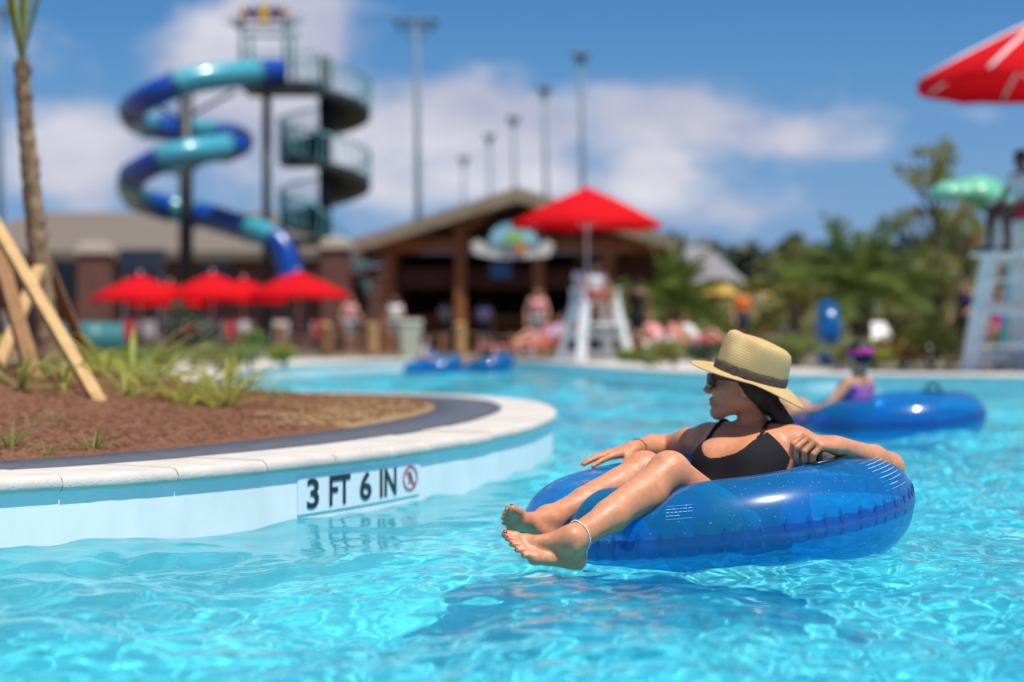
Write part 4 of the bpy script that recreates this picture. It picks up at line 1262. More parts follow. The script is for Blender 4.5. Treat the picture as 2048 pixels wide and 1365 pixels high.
young_palm(x1, y1, [Vector((x1, y1, mz(x1, y1) - .03))] + P1[1:], 'slender staked young palm with a rough brown trunk on the mulch bed', 3)
def stake(a, b, w, m, label):
    a = Vector(a); b = Vector(b); m_ = MB(); m_.bar(a, b, w, w * .55)
    o = m_.build('wooden_stake', m, None, origin=a); return tag(o, label, 'stake', 'lumber stakes bracing the young palm')
def on_bed(px, d):
    x = (px - 1024) * d / F; return Vector((x, d, mz(x, d) - .04))
stake(on_bed(207, 9.35), at(-40, 398, 10.6), .066, M_lumber, 'long pale lumber brace in front of the palm, its foot nearest the pool')
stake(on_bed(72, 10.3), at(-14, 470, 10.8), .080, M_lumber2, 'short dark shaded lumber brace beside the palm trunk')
stake(on_bed(-12, 10.7), at(80, 535, 11.42), .066, M_lumber, 'pale lumber brace rising rightwards to the palm trunk')
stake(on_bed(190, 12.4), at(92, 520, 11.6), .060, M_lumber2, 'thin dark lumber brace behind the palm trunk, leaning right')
P2 = [at(-62, 745, 10.95), at(-60, 560, 10.95), at(-52, 380, 10.95), at(-50, 150, 10.95)]
x2, y2 = P2[0].x, P2[0].y
young_palm(x2, y2, [Vector((x2, y2, mz(x2, y2) - .03))] + P2[1:], 'second staked young palm standing just beyond the left frame edge', 9)
big = [(40, 9.2, 1.0, 1), (120, 9.8, .9, 2), (255, 10.2, 1.0, 3), (300, 11.4, 1.25, 4), (365, 10.1, 1.15, 5), (452, 10.4, 1.25, 6), (420, 12.2, .9, 7), (20, 12.4, 1.1, 8), (160, 12.8, 1.1, 9), (535, 12.3, .55, 10), (205, 11.6, 1.15, 11), (335, 12.9, 1.2, 12), (85, 11.2, 1.0, 13), (485, 13.0, 1.0, 14), (265, 12.3, 1.3, 15)]
wh = ['at the frame edge below the dark stake', 'between the dark stake and the long pale stake', 'just right of the long stake foot', 'tall, behind the long stake foot',
      'with upright blades, left of the tallest clump', 'tallest, nearest the pool behind', 'small, behind the tallest clumps', 'far left beyond the stakes', 'behind the long pale stake', 'tiny, on the tan straw near the rim', 'right beside the long stake, behind its foot', 'at the back edge above the upright blades', 'hiding the foot of the palm trunk', 'at the back edge right of the tallest clump', 'spreading at the back, behind the tall clump']
for i, (px, d, sc, sd0) in enumerate(big):
    root = thing('strap_leaf_plant', 'yellow-green strap-leaf plant ' + wh[i], 'plant', (0, 0, 0), 0, 'strap-leaf plants on the mulch bed')
    strap_clump(sd0, 15, .37, .026, 1.5).build('leaves', M_leafY if i % 3 else M_leafO, root)
    x = (px - 1024) * d / F; place(root, (x, d, mz(x, d) - .01), sd0 * 1.3, sc * 1.2)
weeds = [(20, 6.7, 'dark weed tuft at the left edge near the slate border'), (95, 6.5, 'dark low weed tuft, second from the left edge'), (185, 6.75, 'largest dark green weed tuft close to the slate border'),
         (232, 6.5, 'small dark weed tuft beside the largest one'), (60, 7.6, 'lone sprig of weed higher up the mulch'), (110, 7.9, 'small upright sprig on the open mulch'), (715, 10.6, 'low green sprig on the tan straw at the point')]
for i, (px, d, lb) in enumerate(weeds):
    root = thing('weed_tuft', lb, 'weed', (0, 0, 0), 0, 'weeds on the mulch bed')
    strap_clump(40 + i, 26 if i in (0, 2) else 14, .11, .008, .9, 1.0).build('leaves', M_leafG, root)
    x = (px - 1024) * d / F; place(root, (x, d, mz(x, d) - .01), i, 1.2 if i in (0, 2) else .85)

# ------------------------------------------------------------------ shrubs and trees
def shrub(px, d, w, h, m, label, seed, group='shrubs along the banks', z=None, n=700, size=.05):
    root = thing('shrub', label, 'shrub', gp(px, d, GZ_ if z is None else z), 0, group)
    r = random.Random(seed)
    cl = [((r.uniform(-.35, .35) * w, r.uniform(-.3, .3) * w, h * r.uniform(.35, .7)), (w * r.uniform(.2, .34), w * .3, h * r.uniform(.22, .36))) for _ in range(6)]
    leaf_cloud('foliage', cl, n, size, m, root, seed)
    m_ = MB()
    for i in range(5): m_.tube([(0, 0, -.02), (cl[i][0][0] * .5, cl[i][0][1] * .5, h * .3), cl[i][0]], [.02, .012, .006], 5)
    m_.build('stems', M_bark2, root)
    return root
SH = [(390, 25, .75, 1.0, M_leafD, 'tall dark green shrub below the middle red umbrella'), (500, 27, .45, .62, M_leafG, 'rounded green shrub right of the tall dark one'), (570, 29, .5, .35, M_leafY, 'low bright shrub beside the far coping on the left'),
      (232, 22, .6, .35, M_leafG, 'low shrub by the teal drum'), (300, 23, .8, .4, M_leafG, 'spreading low shrub below the left red umbrella'), (440, 24, .9, .38, M_leafO, 'olive low shrub between the tall dark and rounded shrubs'),
      (1300, 30, 1.0, .30, M_leafG, 'low green shrub at the foot of the centre lifeguard chair'), (1350, 29, .8, .42, M_leafO, 'olive shrub right of the centre lifeguard chair'), (1420, 29, .8, .4, M_leafD, 'dark shrub behind the straw hat'),
      (1505, 28, .9, .55, M_leafG, 'green shrub right of the straw hat'), (1590, 28, .9, .5, M_leafG, 'green shrub left of the upright blue tube'), (1675, 27.5, .9, .5, M_leafO, 'olive shrub behind the girl with the pink headband'),
      (1745, 27, .8, .45, M_leafY, 'yellow-green shrub right of the girl'), (1805, 27, .7, .55, M_leafR, 'rust-tinged shrub under the feather palm'), (1862, 26.5, .8, .7, M_leafY, 'taller yellow-green shrub near the right lifeguard chair'),
      (1925, 27, .8, .75, M_leafO, 'olive shrub beside the right lifeguard chair'), (2010, 29, 1.0, .8, M_leafG, 'green shrub seen through the right lifeguard chair'),
      (1560, 46, 3.2, 1.7, M_leafO, 'large olive bush left of the feather palm'), (1490, 52, 3., 1.5, M_leafG, 'large green bush behind the yellow umbrellas'), (1850, 44, 3.4, 1.7, M_leafO, 'large olive bush right of the feather palm'), (1950, 46, 3., 1.7, M_leafG, 'large green bush behind the right lifeguard chair'), (1330, 50, 2.6, 2.1, M_leafG, 'large green bush right of the timber pavilion')]
for i, a in enumerate(SH):
    big_ = a[2] > 2
    shrub(*a, seed=100 + i, n=1500 if big_ else 650, size=.13 if big_ else .045)
def palm_crown(px, d, zc, L, n, label, seed, m, trunk_r=.14, droop=1.5):
    root = thing('feather_palm', label, 'palm tree', gp(px, d)); r = random.Random(seed); m_ = MB()
    for i in range(n):
        a = 2 * PI * i * .382 + r.uniform(-.2, .2); e = r.uniform(.05, 1.45)
        frond(m_, (0, 0, zc), (math.cos(a) * math.cos(e), math.sin(a) * math.cos(e), math.sin(e)), L * r.uniform(.8, 1.1), droop * r.uniform(.6, 1.2), L * .34, 18, .022 * L, r)
    m_.build('crown', m, root)
    m_ = MB(); k = 9; m_.tube([(0, 0, -.05 + (zc + .05) * i / k) for i in range(k + 1)], [trunk_r * (1.15 - .03 * i + .10 * (i % 2)) for i in range(k + 1)], 12); m_.build('trunk', M_bark2, root)
palm_crown(1722, 31, 1.05, 1.45, 26, 'feather palm with long arching fronds right of centre behind the pool', 5, M_leafG, .16, 1.35)
palm_crown(1338, 43, 1.2, 1.6, 20, 'dark feather palm beside the centre lifeguard chair', 6, M_leafG, .14, 1.6)
palm_crown(1590, 40, 1.1, 1.5, 18, 'smaller feather palm behind the upright blue tube', 7, M_leafO, .14, 1.4)
def tree(px, d, h, w, m, label, seed, name='tree', sparse=False, n=1300, size=.2, group=None, trunk_h=.35, conical=False):
    root = thing(name, label, 'tree', gp(px, d, .1), 0, group); r = random.Random(seed)
    m_ = MB(); m_.tube([(0, 0, 0), (.03 * w, 0, h * .4), (0, .02 * w, h * .92)], [.035 * h * .5, .025 * h * .5, .006 * h], 8)
    cl = []
    for i in range(44 if sparse else 16):
        t = r.uniform(trunk_h, 1.0); a = r.uniform(0, 2 * PI)
        env = (1 - t) * 1.3 + .08 if conical else math.sin(PI * min(1, max(.05, (t - trunk_h * .6) / (1.08 - trunk_h * .6)))) ** .7
        rad_ = w * .5 * env * r.uniform(.3, 1.)
        c_ = (rad_ * math.cos(a), rad_ * math.sin(a), h * t)
        s_ = w * (.12 if sparse else .19) * r.uniform(.7, 1.3)
        cl.append((c_, (s_, s_, s_ * .75))); m_.tube([(0, 0, h * max(.2, t - .18)), c_], [.010 * h * .5, .004 * h], 5)
    m_.build('trunk', M_bark2, root); leaf_cloud('crown', cl, n, size, m, root, seed)
    return root
tree(1868, 42, 4.9, 2.0, M_leafO, 'slender airy tree with sparse crown rising beside the right lifeguard chair', 21, sparse=True, n=1700, size=.085, trunk_h=.28)
tree(1905, 45, 3.4, 2.2, M_leafG, 'denser small tree just behind the slender airy tree', 22, n=1500, size=.1, trunk_h=.2)
FT = [(1300, 6.2, 7, 0), (1362, 5.6, 6, 0), (1420, 6.4, 7, 0), (1470, 5.9, 6, 0), (1512, 6.6, 5, 0), (1552, 6.2, 6, 0), (1585, 7.5, 2.6, 1), (1625, 6.0, 6, 0), (1672, 6.5, 6, 0), (1735, 6.2, 7, 0), (1795, 6.6, 7, 0), (1860, 6.9, 7, 0), (1930, 6.8, 7, 0), (2000, 7.2, 8, 0), (2080, 7.5, 8, 0)]
loc_ = ['first from the pavilion', 'second from the pavilion', 'above the grey roof', 'right of the grey roof', 'left of the pointed conifer', 'just left of the pointed conifer', '', 'just right of the pointed conifer', 'behind the upright blue tube', 'directly behind the feather palm',
        'right of the feather palm', 'behind the slender airy tree', 'behind the green leaf canopy', 'behind the right lifeguard chair', 'at the right frame edge']
for i, (px, h, w, con) in enumerate(FT):
    tree(px, 108 + (i * 7) % 12, h * .88, w, M_leafD, ('pointed dark conifer standing above the far treeline' if con else 'dark far treeline tree ' + loc_[i]), 60 + i, n=900, size=.42, group='dark trees on the far treeline', trunk_h=.12, conical=bool(con))

# ------------------------------------------------------------------ umbrellas
def umbrella(center, zt, zr, rad, m, label, n=8, group=None, ribs=True, piping=False, name='umbrella', pole_to=0.0, tilt=0, spin=0.2, cat='umbrella', pole_r=.022):
    """center on the ground; zt/zr heights of apex and rim above it"""
    root = thing(name, label, cat, center, spin, group)
    V = [(0, 0, zt)]; Fs = []; rings = [.33, .66, 1.0]
    for rr_ in rings:
        for k in range(n * 4):
            a = 2 * PI * k / (n * 4); f = k % 4
            sag = 1 - .035 * rr_ * (1 if f == 2 else .7 if f else 0)
            q = rad * rr_ * sag * (math.cos(PI / n) / math.cos(((a + 1e-9) % (2 * PI / n)) - PI / n) if False else 1)
            z = zt - (zt - zr) * (rr_ ** 1.12) - .02 * rad * (rr_ if f == 2 else 0)
            V.append((q * math.cos(a), q * math.sin(a), z))
    N = n * 4
    for k in range(N): Fs.append((0, 1 + k, 1 + (k + 1) % N))
    for j in range(2):
        for k in range(N): Fs.append((1 + j * N + k, 1 + (j + 1) * N + k, 1 + (j + 1) * N + (k + 1) % N, 1 + j * N + (k + 1) % N))
    b = len(V)                                      # short valance at the rim
    for k in range(N):
        x, y, z = V[1 + 2 * N + k]; V.append((x, y, z - .045 * rad))
    for k in range(N): Fs.append((1 + 2 * N + k, b + k, b + (k + 1) % N, 1 + 2 * N + (k + 1) % N))
    m_ = MB(); m_.add(V, Fs, True); m_.build('canopy', m, root)
    m_ = MB(); m_.tube([(0, 0, pole_to), (0, 0, zt + .02)], pole_r, 8); m_.build('pole', M_white, root)
    m_ = MB(); m_.ball((0, 0, zt + .05), .045, 8, 5); m_.build('finial', M_white, root)
    if piping:
        for k in range(n):
            a = 2 * PI * k / n; c_, s_ = math.cos(a), math.sin(a); m_ = MB()
            m_.tube([(rad * t * c_, rad * t * s_, zt - (zt - zr) * t ** 1.12 + .012) for t in (.03, .33, .66, 1.0)], .022, 6); m_.build('seam_piping', M_white, root)
    if ribs:
        for k in range(n):
            a = 2 * PI * k / n; c_, s_ = math.cos(a), math.sin(a); m_ = MB()
            pts = [(rad * t * c_, rad * t * s_, zt - (zt - zr) * t ** 1.12 - .03) for t in (.04, .33, .66, .99)]
            m_.tube(pts, .012, 5); st = [(rad * .45 * c_, rad * .45 * s_, zt - (zt - zr) * .45 ** 1.12 - .03), (.03 * c_, .03 * s_, zr - .15 * (zt - zr))]
            m_.tube(st, .010, 5); m_.build('rib', M_white, root)
    return root
UG = 'red umbrellas over the cafe tables'
for px, yt, d, rad, sp_, lb in ((280, 549, 57, 1.30, .1, 'red market umbrella at the left end of the row'), (425, 546, 57, 1.30, .3, 'red market umbrella second from left in the row'), (487, 557, 62, 1.25, .5, 'small red umbrella set back in the middle of the row'),
                            (597, 543, 57, 1.38, .2, 'largest red market umbrella at the right end of the row'), (340, 565, 62, 1.2, .6, 'red umbrella set back between the two left ones')):
    zt = EYE + (682 - yt) * d / F - GZ_
    umbrella(gp(px, d), zt, zt - .68, rad * 1.14, M_red, lb, 8, UG, ribs=False, spin=sp_)
d = 38.0; zt = EYE + (682 - 366) * d / F - GZ_
umbrella(gp(1174, d + .95), zt, zt - .72, 1.52, M_red, 'wide red umbrella shading the centre lifeguard chair', 6, None, ribs=True, spin=.25, pole_to=1.45)
d = 24.2; zt = 4.32
umbrella(gp(2098, d), zt, zt - .80, 1.62, M_red, 'big red umbrella with pale ribs cut off by the right frame edge', 8, None, ribs=True, piping=True, spin=.1, pole_to=1.0)
for px, d, yt, rad, lb in ((1441, 56, 562, .56, 'yellow umbrella nearer the straw hat'), (1526, 60, 566, .42, 'smaller yellow umbrella, right of the other')):
    zt = EYE + (682 - yt) * d / F - GZ_
    umbrella(gp(px, d), zt, zt - .36, rad, M_yellow, lb, 8, 'yellow umbrellas', ribs=False)

# ------------------------------------------------------------------ lifeguard chairs
def guard_chair(loc, rz, hs, half, label, name='lifeguard_chair'):
    """tall white wooden chair: four splayed legs, side rungs, ladder, foot rest, seat, back, arms. faces -y"""
    root = thing(name, label, 'lifeguard chair', loc, rz)
    top = .62 * half
    legs = {}
    for sx in (-1, 1):
        for sy in (-1, 1):
            a = Vector((sx * half, sy * half, 0)); b = Vector((sx * top, sy * top * .8, hs)); legs[(sx, sy)] = (a, b)
            m_ = MB(); m_.bar(a, b, .17 * half / .5, .12 * half / .5); m_.build('leg', M_white, root)
    def rail(name_, p, q, w, h_):
        m_ = MB(); m_.bar(p, q, w, h_); return m_.build(name_, M_white, root)
    L = lambda k, t: legs[k][0].lerp(legs[k][1], t)
    for sx in (-1, 1):
        for t in (.10, .45, .78): rail('side_rail', L((sx, -1), t) + Vector((sx * .03, -.1, 0)), L((sx, 1), t) + Vector((sx * .03, .1, 0)), .035, .13)
    for t in (.18, .40, .62): rail('front_step', L((-1, -1), t) + Vector((-.02, -.05, 0)), L((1, -1), t) + Vector((.02, -.05, 0)), .09, .035)
    for t in (.12, .5): rail('back_rail', L((-1, 1), t) + Vector((0, .04, 0)), L((1, 1), t) + Vector((0, .04, 0)), .035, .12)
    m_ = MB(); m_.box((0, -.05, hs + .02), (2 * top + .16, 2 * top * .95, .05), bevel=.01); m_.build('seat', M_white, root)
    m_ = MB(); m_.box((0, -top - .28, hs - .38), (2 * top + .1, .34, .04), bevel=.01)
    m_.build('foot_rest', M_white, root)
    for sx in (-1, 1):
        m_ = MB(); m_.bar((sx * (top + .04), -top * .8, hs), (sx * (top + .04), -top * .8, hs + .26), .06, .06); m_.bar((sx * (top + .04), top * .8, hs), (sx * (top + .04), top * .85, hs + .30), .06, .06)
        m_.bar((sx * (top + .04), -top, hs + .28), (sx * (top + .04), top, hs + .28), .09, .035); m_.build('armrest', M_white, root)
    m_ = MB()
    for i in range(5):
        x = (-.8 + .4 * i) * top; m_.bar((x, top * .86, hs + .03), (x, top * 1.15, hs + .62), .11 * top / .4, .02)
    m_.bar((-top, top * .93, hs + .2), (top, top * .93, hs + .2), .03, .06); m_.bar((-top, top * 1.1, hs + .5), (top, top * 1.1, hs + .5), .03, .06)
    m_.build('backrest', M_white, root)
    return root
CA = gp(1190, 38); CB = gp(2068, 24)
guard_chair(CA, R(22), 1.08, .50, 'white wooden lifeguard chair at centre under the wide red umbrella')
guard_chair(CB, R(-46), 1.78, .55, 'tall white wooden lifeguard chair at the right frame edge')

# ------------------------------------------------------------------ people on the far bank
def skinc(k): return [(.46, .22, .12), (.36, .16, .08), (.52, .28, .17), (.09, .04, .025)][k]
SK = [mat('skin_tone', skinc(k), rough=.5, noise=.05, nscale=10) for k in range(4)]
CLO = {'red': (.50, .012, .02), 'white': (.75, .75, .74), 'pink': (.70, .28, .30), 'navy': (.02, .03, .07), 'black': (.012, .012, .014), 'purple': (.26, .10, .38), 'orange': (.75, .17, .03), 'blue': (.03, .16, .42), 'lavender': (.45, .36, .62), 'teal': (.03, .22, .26), 'grey': (.28, .28, .29), 'magenta': (.62, .03, .30)}
CLM = {k: mat('cloth_' + k, v, rough=.85, noise=.12, nscale=12) for k, v in CLO.items()}
HAIRM = {'dark': M_hair, 'black': mat('black_hair', (.008, .007, .007), rough=.6), 'blond': mat('blond_hair', (.34, .22, .09), rough=.6)}
POSES = {
 'stand': dict(pel=(0, 0, .92), nk=(0, .02, 1.42), hd=(0, -.02, 1.56), sh=.175, hipw=.085, kn=[(-.10, -.03, .49), (.10, .02, .49)], an=[(-.11, .02, .09), (.12, .06, .09)], el=[(-.27, .03, 1.12), (.25, -.06, 1.12)], wr=[(-.28, -.08, .89), (.20, -.24, 1.00)]),
 'sit': dict(pel=(0, 0, .11), nk=(0, -.02, .60), hd=(0, -.08, .75), sh=.18, hipw=.085, kn=[(-.13, -.43, .14), (.12, -.44, .14)], an=[(-.13, -.46, -.28), (.12, -.42, -.28)], el=[(-.27, -.06, .34), (.27, -.08, .34)], wr=[(-.17, -.28, .20), (.18, -.28, .20)]),
 'lounge': dict(pel=(0, 0, .12), nk=(0, .33, .46), hd=(0, .37, .62), sh=.18, hipw=.085, kn=[(-.11, -.38, .34), (.11, -.42, .18)], an=[(-.11, -.72, .10), (.11, -.82, .08)], el=[(-.30, .22, .26), (.28, .14, .24)], wr=[(-.24, -.02, .16), (.16, -.10, .24)]),
 'float': dict(pel=(0, 0, -.02), nk=(0, .20, .40), hd=(0, .19, .56), sh=.15, hipw=.075, kn=[(-.11, -.36, .20), (.11, -.36, .20)], an=[(-.12, -.66, .06), (.12, -.66, .06)], el=[(-.30, .12, .20), (.30, .10, .20)], wr=[(-.34, -.12, .16), (.34, -.14, .16)]),
}
def people_field(p, h, grow=0., part='all'):
    P = {k: v for k, v in p.items()}
    pts = np.array([P['pel'], P['nk'], P['hd']] + P['kn'] + P['an'] + P['el'] + P['wr']); Fd = Field(pts.min(0) - .30, pts.max(0) + .25, h)
    pel, nk, hd = Vector(P['pel']), Vector(P['nk']), Vector(P['hd']); ax = Vector((1, 0, 0))
    Fd.cap(pel - ax * P['hipw'], pel + ax * P['hipw'], .095 + grow, None, .04)
    Fd.cap(pel.lerp(nk, .4) - ax * .04, pel.lerp(nk, .4) + ax * .04, .09 + grow, None, .06); Fd.cap(pel.lerp(nk, .72) - ax * .06, pel.lerp(nk, .72) + ax * .06, .10 + grow, None, .06)
    Fd.cap(pel.lerp(nk, .93) - ax * P['sh'] * .9, pel.lerp(nk, .93) + ax * P['sh'] * .9, .045 + grow, None, .05)
    for i, sx in ((0, -1), (1, 1)):
        hip = pel + ax * sx * P['hipw']; Fd.chain([hip, P['kn'][i]], [.085 + grow, .058 + grow], .03)
        S_ = pel.lerp(nk, .92) + ax * sx * P['sh']; Fd.chain([S_, P['el'][i]], [.046 + grow, .036 + grow], .03)
        if part == 'all':
            kn, an = Vector(P['kn'][i]), Vector(P['an'][i]); Fd.chain([kn, kn.lerp(an, .35), an], [.052, .054, .034], .03)
            dn = Vector((sx * .02, -.17, -.05)) if abs(kn.y - an.y) < .2 else Vector((0, -.07, .15)); Fd.chain([an + Vector((0, .02, -.04)) * (1 if dn.z < 0 else 0), an + dn], [.036, .024], .02)
            wr = Vector(P['wr'][i]); el_ = Vector(P['el'][i]); Fd.chain([el_, wr], [.036, .026], .02)
            f_ = (wr - el_).normalized(); sd_ = f_.cross(Vector((0, 0, 1))); sd_ = sd_.normalized() if sd_.length > .1 else ax
            Fd.cap(wr, wr + f_ * .08, .027, .030, .01)
            for q in range(4): Fd.cap(wr + f_ * .08 + sd_ * (q - 1.5) * .017, wr + f_ * .155 + sd_ * (q - 1.5) * .022 + Vector((0, 0, -.02)), .0095, .008, .004)
            Fd.cap(wr + f_ * .03 + sd_ * .025, wr + f_ * .085 + sd_ * .06, .012, .009, .006)
    if part == 'all':
        Fd.cap(nk + Vector((0, 0, -.04)), hd + Vector((0, 0.01, -.05)), .05, None, .03)
        Fd.ell(hd + Vector((0, .01, .02)), (.075, .092, .092), None, .02); Fd.ell(hd + Vector((0, -.028, -.035)), (.055, .058, .072), None, .03)
        Fd.cap(hd + Vector((0, -.085, .0)), hd + Vector((0, -.100, -.03)), .010, .013, .012)
        for sx in (-1, 1): Fd.ell(hd + Vector((sx * .076, .0, -.01)), (.008, .018, .03), None, .006)
    return Fd
_pc = {}
def biggest(V, Q):
    """largest connected piece only"""
    lab = np.arange(len(V))
    while True:
        mn = lab[Q].min(1); new = lab.copy()
        for i in range(4): np.minimum.at(new, Q[:, i], mn)
        new = new[new]
        if (new == lab).all(): break
        lab = new
    u, c = np.unique(lab, return_counts=True); keep = lab == u[c.argmax()]
    num = np.cumsum(keep) - 1
    return V[keep], num[Q[keep[Q[:, 0]]]]
def person(label, pose, loc, rz, skin=0, top=None, bottom=None, hair='dark', sc=1.0, group=None, long_hair=False, h=.012):
    root = thing('person', label, 'person', loc, rz, group); root.scale = (sc,) * 3
    p = POSES[pose]; key = (pose, h)
    if key not in _pc: _pc[key] = people_field(p, h).mesh(2)
    V, Q = _pc[key]; np_mesh('body', V, Q, SK[skin], root)
    pel, nk, hd = Vector(p['pel']), Vector(p['nk']), Vector(p['hd']); ax = (nk - pel); L = ax.length; ax.normalize()
    for nm, mt, rng_t in (('top', top, (.22, .96)), ('shorts', bottom, (-.55, .26))):
        if not mt: continue
        k2 = (pose, h, nm)
        if k2 not in _pc:
            Fd = people_field(p, h, .012, 'torso'); g = Fd.grid()
            t = ((g[0][:, None, None] - pel.x) * ax.x + (g[1][None, :, None] - pel.y) * ax.y + (g[2][None, None, :] - pel.z) * ax.z) / L
            lim = np.maximum(t - rng_t[1], rng_t[0] - t) * L
            if nm == 'shorts':
                r_ = np.sqrt((g[0][:, None, None] - pel.x) ** 2 + (g[1][None, :, None] - pel.y) ** 2 + (g[2][None, None, :] - pel.z) ** 2); lim = np.maximum(t * L - rng_t[1] * L, r_ - .34)
            else:
                lim = np.maximum(lim, np.abs(g[0][:, None, None]) - (p['sh'] + .03))
            Fd.D = np.maximum(Fd.D, lim.astype(np.float32)); _pc[k2] = Fd.mesh(2)
        V, Q = _pc[k2]; V, Q = biggest(V, Q); np_mesh('shirt' if nm == 'top' else 'shorts', V, Q, CLM[mt], root)
    k3 = (pose, h, 'hair', long_hair)
    if k3 not in _pc:
        Fd = Field(np.array(hd) - .22, np.array(hd) + .2, h * .8); Fd.ell(hd + Vector((0, .018, .032)), (.088, .100, .096), None, .02)
        if long_hair: Fd.cap(hd + Vector((0, .07, -.02)), hd + Vector((0, .10, -.17)), .065, .045, .04)
        g = Fd.grid(); yy_ = g[1][None, :, None] - hd.y; zz_ = g[2][None, None, :] - hd.z
        Fd.D = np.maximum(Fd.D, (-(yy_ + .035) - np.clip((zz_ - .02), -.03, .06) * 1.2 + 0 * g[0][:, None, None]).astype(np.float32)); _pc[k3] = Fd.mesh(1)
    V, Q = _pc[k3]; np_mesh('hair', V, Q, HAIRM[hair], root)
    return root
def lounge_chair(loc, rz, m, label, group='pool loungers on the far deck'):
    root = thing('pool_lounger', label, 'lounger', loc, rz, group)
    m_ = MB(); m_.box((0, -.35, .26), (.58, 1.15, .05), bevel=.015); m_.build('seat', m, root)
    m_ = MB(); m_.bar((0, .22, .27), (0, .62, .74), .58, .05, up=(0, -1, 1)); m_.build('backrest', m, root)
    for sx in (-1, 1):
        for y in (-.8, .15):
            m_ = MB(); m_.tube([(sx * .26, y, 0), (sx * .26, y, .25)], .022, 6); m_.build('leg', M_white, root)
    return root
lg = mat('sling_orange', (.62, .20, .06), rough=.8); lpk = mat('sling_pink', (.66, .22, .20), rough=.8); lwh = mat('sling_white', (.72, .70, .66), rough=.8)
person('lifeguard in red shorts and white shirt sitting on the centre chair', 'sit', CA + Vector((0, -.08, 1.12)), R(22), 1, 'white', 'red', 'dark', .92)
person('lifeguard in white shirt and red shorts on the right-hand chair', 'sit', CB + Vector((-.14, -.12, 1.80)), R(-58), 3, 'white', 'red', 'black', 1.0)
def rest(px, d, rz, lb, skin, top, bot, m, lbl, hair='dark', h0=.28):
    lounge_chair(gp(px, d), R(rz), m, lbl)
    person(lb, 'lounge', gp(px, d, GZ_ + h0 - .04), R(rz), skin, top, bot, hair, group='people on the far deck')
rest(1092, 43, -62, 'sunbather in lavender reclining left of the centre lifeguard chair', 2, 'lavender', 'pink', lg, 'orange lounger left of the centre lifeguard chair')
rest(1322, 41, 40, 'sunbather in pink reclining right of the centre lifeguard chair', 2, 'pink', 'white', lwh, 'white lounger right of the centre lifeguard chair', 'blond')
rest(1398, 42, 55, 'sunbather in white and pink reclining left of the straw hat', 2, 'white', 'pink', lpk, 'pink lounger left of the straw hat')
rest(1560, 45, -50, 'sunbather in lavender on the white lounger right of the straw hat', 0, 'lavender', 'white', lwh, 'white lounger right of the straw hat')
lounge_chair(gp(1045, 42), R(-80), lpk, 'empty coral pink lounger beside the pool, left of the lavender sunbather')
lounge_chair(gp(1786, 40), R(30), lwh, 'white lounger half hidden under the feather palm')
PP = [(1075, 47, 'stand', 10, 2, 'pink', 'grey', 'person in pink standing behind the orange lounger'), (1274, 40, 'stand', 200, 1, 'black', 'black', 'person dressed in black standing behind the centre lifeguard chair'),
      (1484, 44, 'stand', 30, 0, 'orange', 'navy', 'person in orange shirt standing above the straw hat'), (1510, 46, 'stand', -20, 2, 'lavender', 'purple', 'person in lavender standing right of the orange shirt'),
      (1620, 48, 'stand', 15, 2, 'white', 'pink', 'person in white standing left of the upright blue tube'), (1786, 44, 'stand', 0, 1, 'red', 'navy', 'person in red standing behind the feather palm'),
      (1930, 40, 'stand', -40, 2, 'navy', 'black', 'person in navy shirt standing left of the right lifeguard chair'), (1993, 30, 'sit', 20, 2, 'magenta', 'magenta', 'child in magenta sitting behind the right lifeguard chair legs'),
      (790, 55, 'stand', 0, 1, 'white', 'grey', 'person in white standing by the left pavilion post'), (968, 59.6, 'stand', 180, 2, 'lavender', 'navy', 'customer in lavender at the pavilion counter'),
      (892, 59.6, 'stand', 170, 0, 'grey', 'black', 'customer in grey at the pavilion counter'), (700, 54, 'stand', 40, 2, 'pink', 'grey', 'person in pink walking past the brick pillar'), (20, 45, 'stand', -60, 2, 'pink', 'white', 'person in pink at the far left behind the palm stakes')]
for px, d, ps, rz, sk, tp, bt, lb in PP:
    person(lb, ps, gp(px, d, GZ_ + (.36 if ps == 'sit' else 0)), R(rz), sk, tp, bt, 'dark' if sk != 3 else 'black', .97, 'people on the far deck', long_hair=(sk == 2))
m_ = MB(); m_.box((0, 0, .15), (.5, .5, .30), bevel=.03); tag(m_.build('stool', M_white, None), 'low white stool under the child in magenta', 'stool').location = gp(1993, 30)

# ------------------------------------------------------------------ other tubes
T2 = at(1788, 858, 12.75); T2.z = .085
tube2 = make_tube('clear blue swim tube drifting behind the woman, ridden by the girl', T2, .06, .02, Rm=.42, r=.155, handles=[(R(40), R(92))], nt_=140, np_=30, seed=2)
girl = person('girl with a pink headband and purple swimsuit leaning in the drifting blue tube', 'float', Vector((T2.x - .36, T2.y + .10, -.01)), R(-128), 0, 'purple', 'purple', 'black', .88, None, False, .009)
hd = Vector(POSES['float']['hd']); m_ = MB(); nn = 28
V = []; Fs = []
for z_ in (.018, .026, .050, .058):
    for k in range(nn):
        a = 2 * PI * k / nn; g_ = 1.03 if z_ in (.026, .050) else 1.0
        V.append(hd + Vector((.089 * g_ * math.cos(a), .018 + .100 * g_ * math.sin(a), z_ + .01 * math.sin(a))))
for i in range(3):
    for k in range(nn): Fs.append((i * nn + k, i * nn + (k + 1) % nn, (i + 1) * nn + (k + 1) % nn, (i + 1) * nn + k))
m_.add(V, Fs, True); m_.build('headband', CLM['magenta'], girl)
FG = 'distant blue tubes with riders'
T3, T4 = gp(868, 36.5, .10), gp(966, 37.4, .11)
make_tube('distant blue tube on the left of a drifting pair', T3, .16, .10, Rm=.40, r=.18, nt_=90, np_=24, seed=3, group=FG)
make_tube('distant blue tube on the right of a drifting pair', T4, .22, .10, Rm=.40, r=.19, nt_=90, np_=24, seed=4, group=FG)
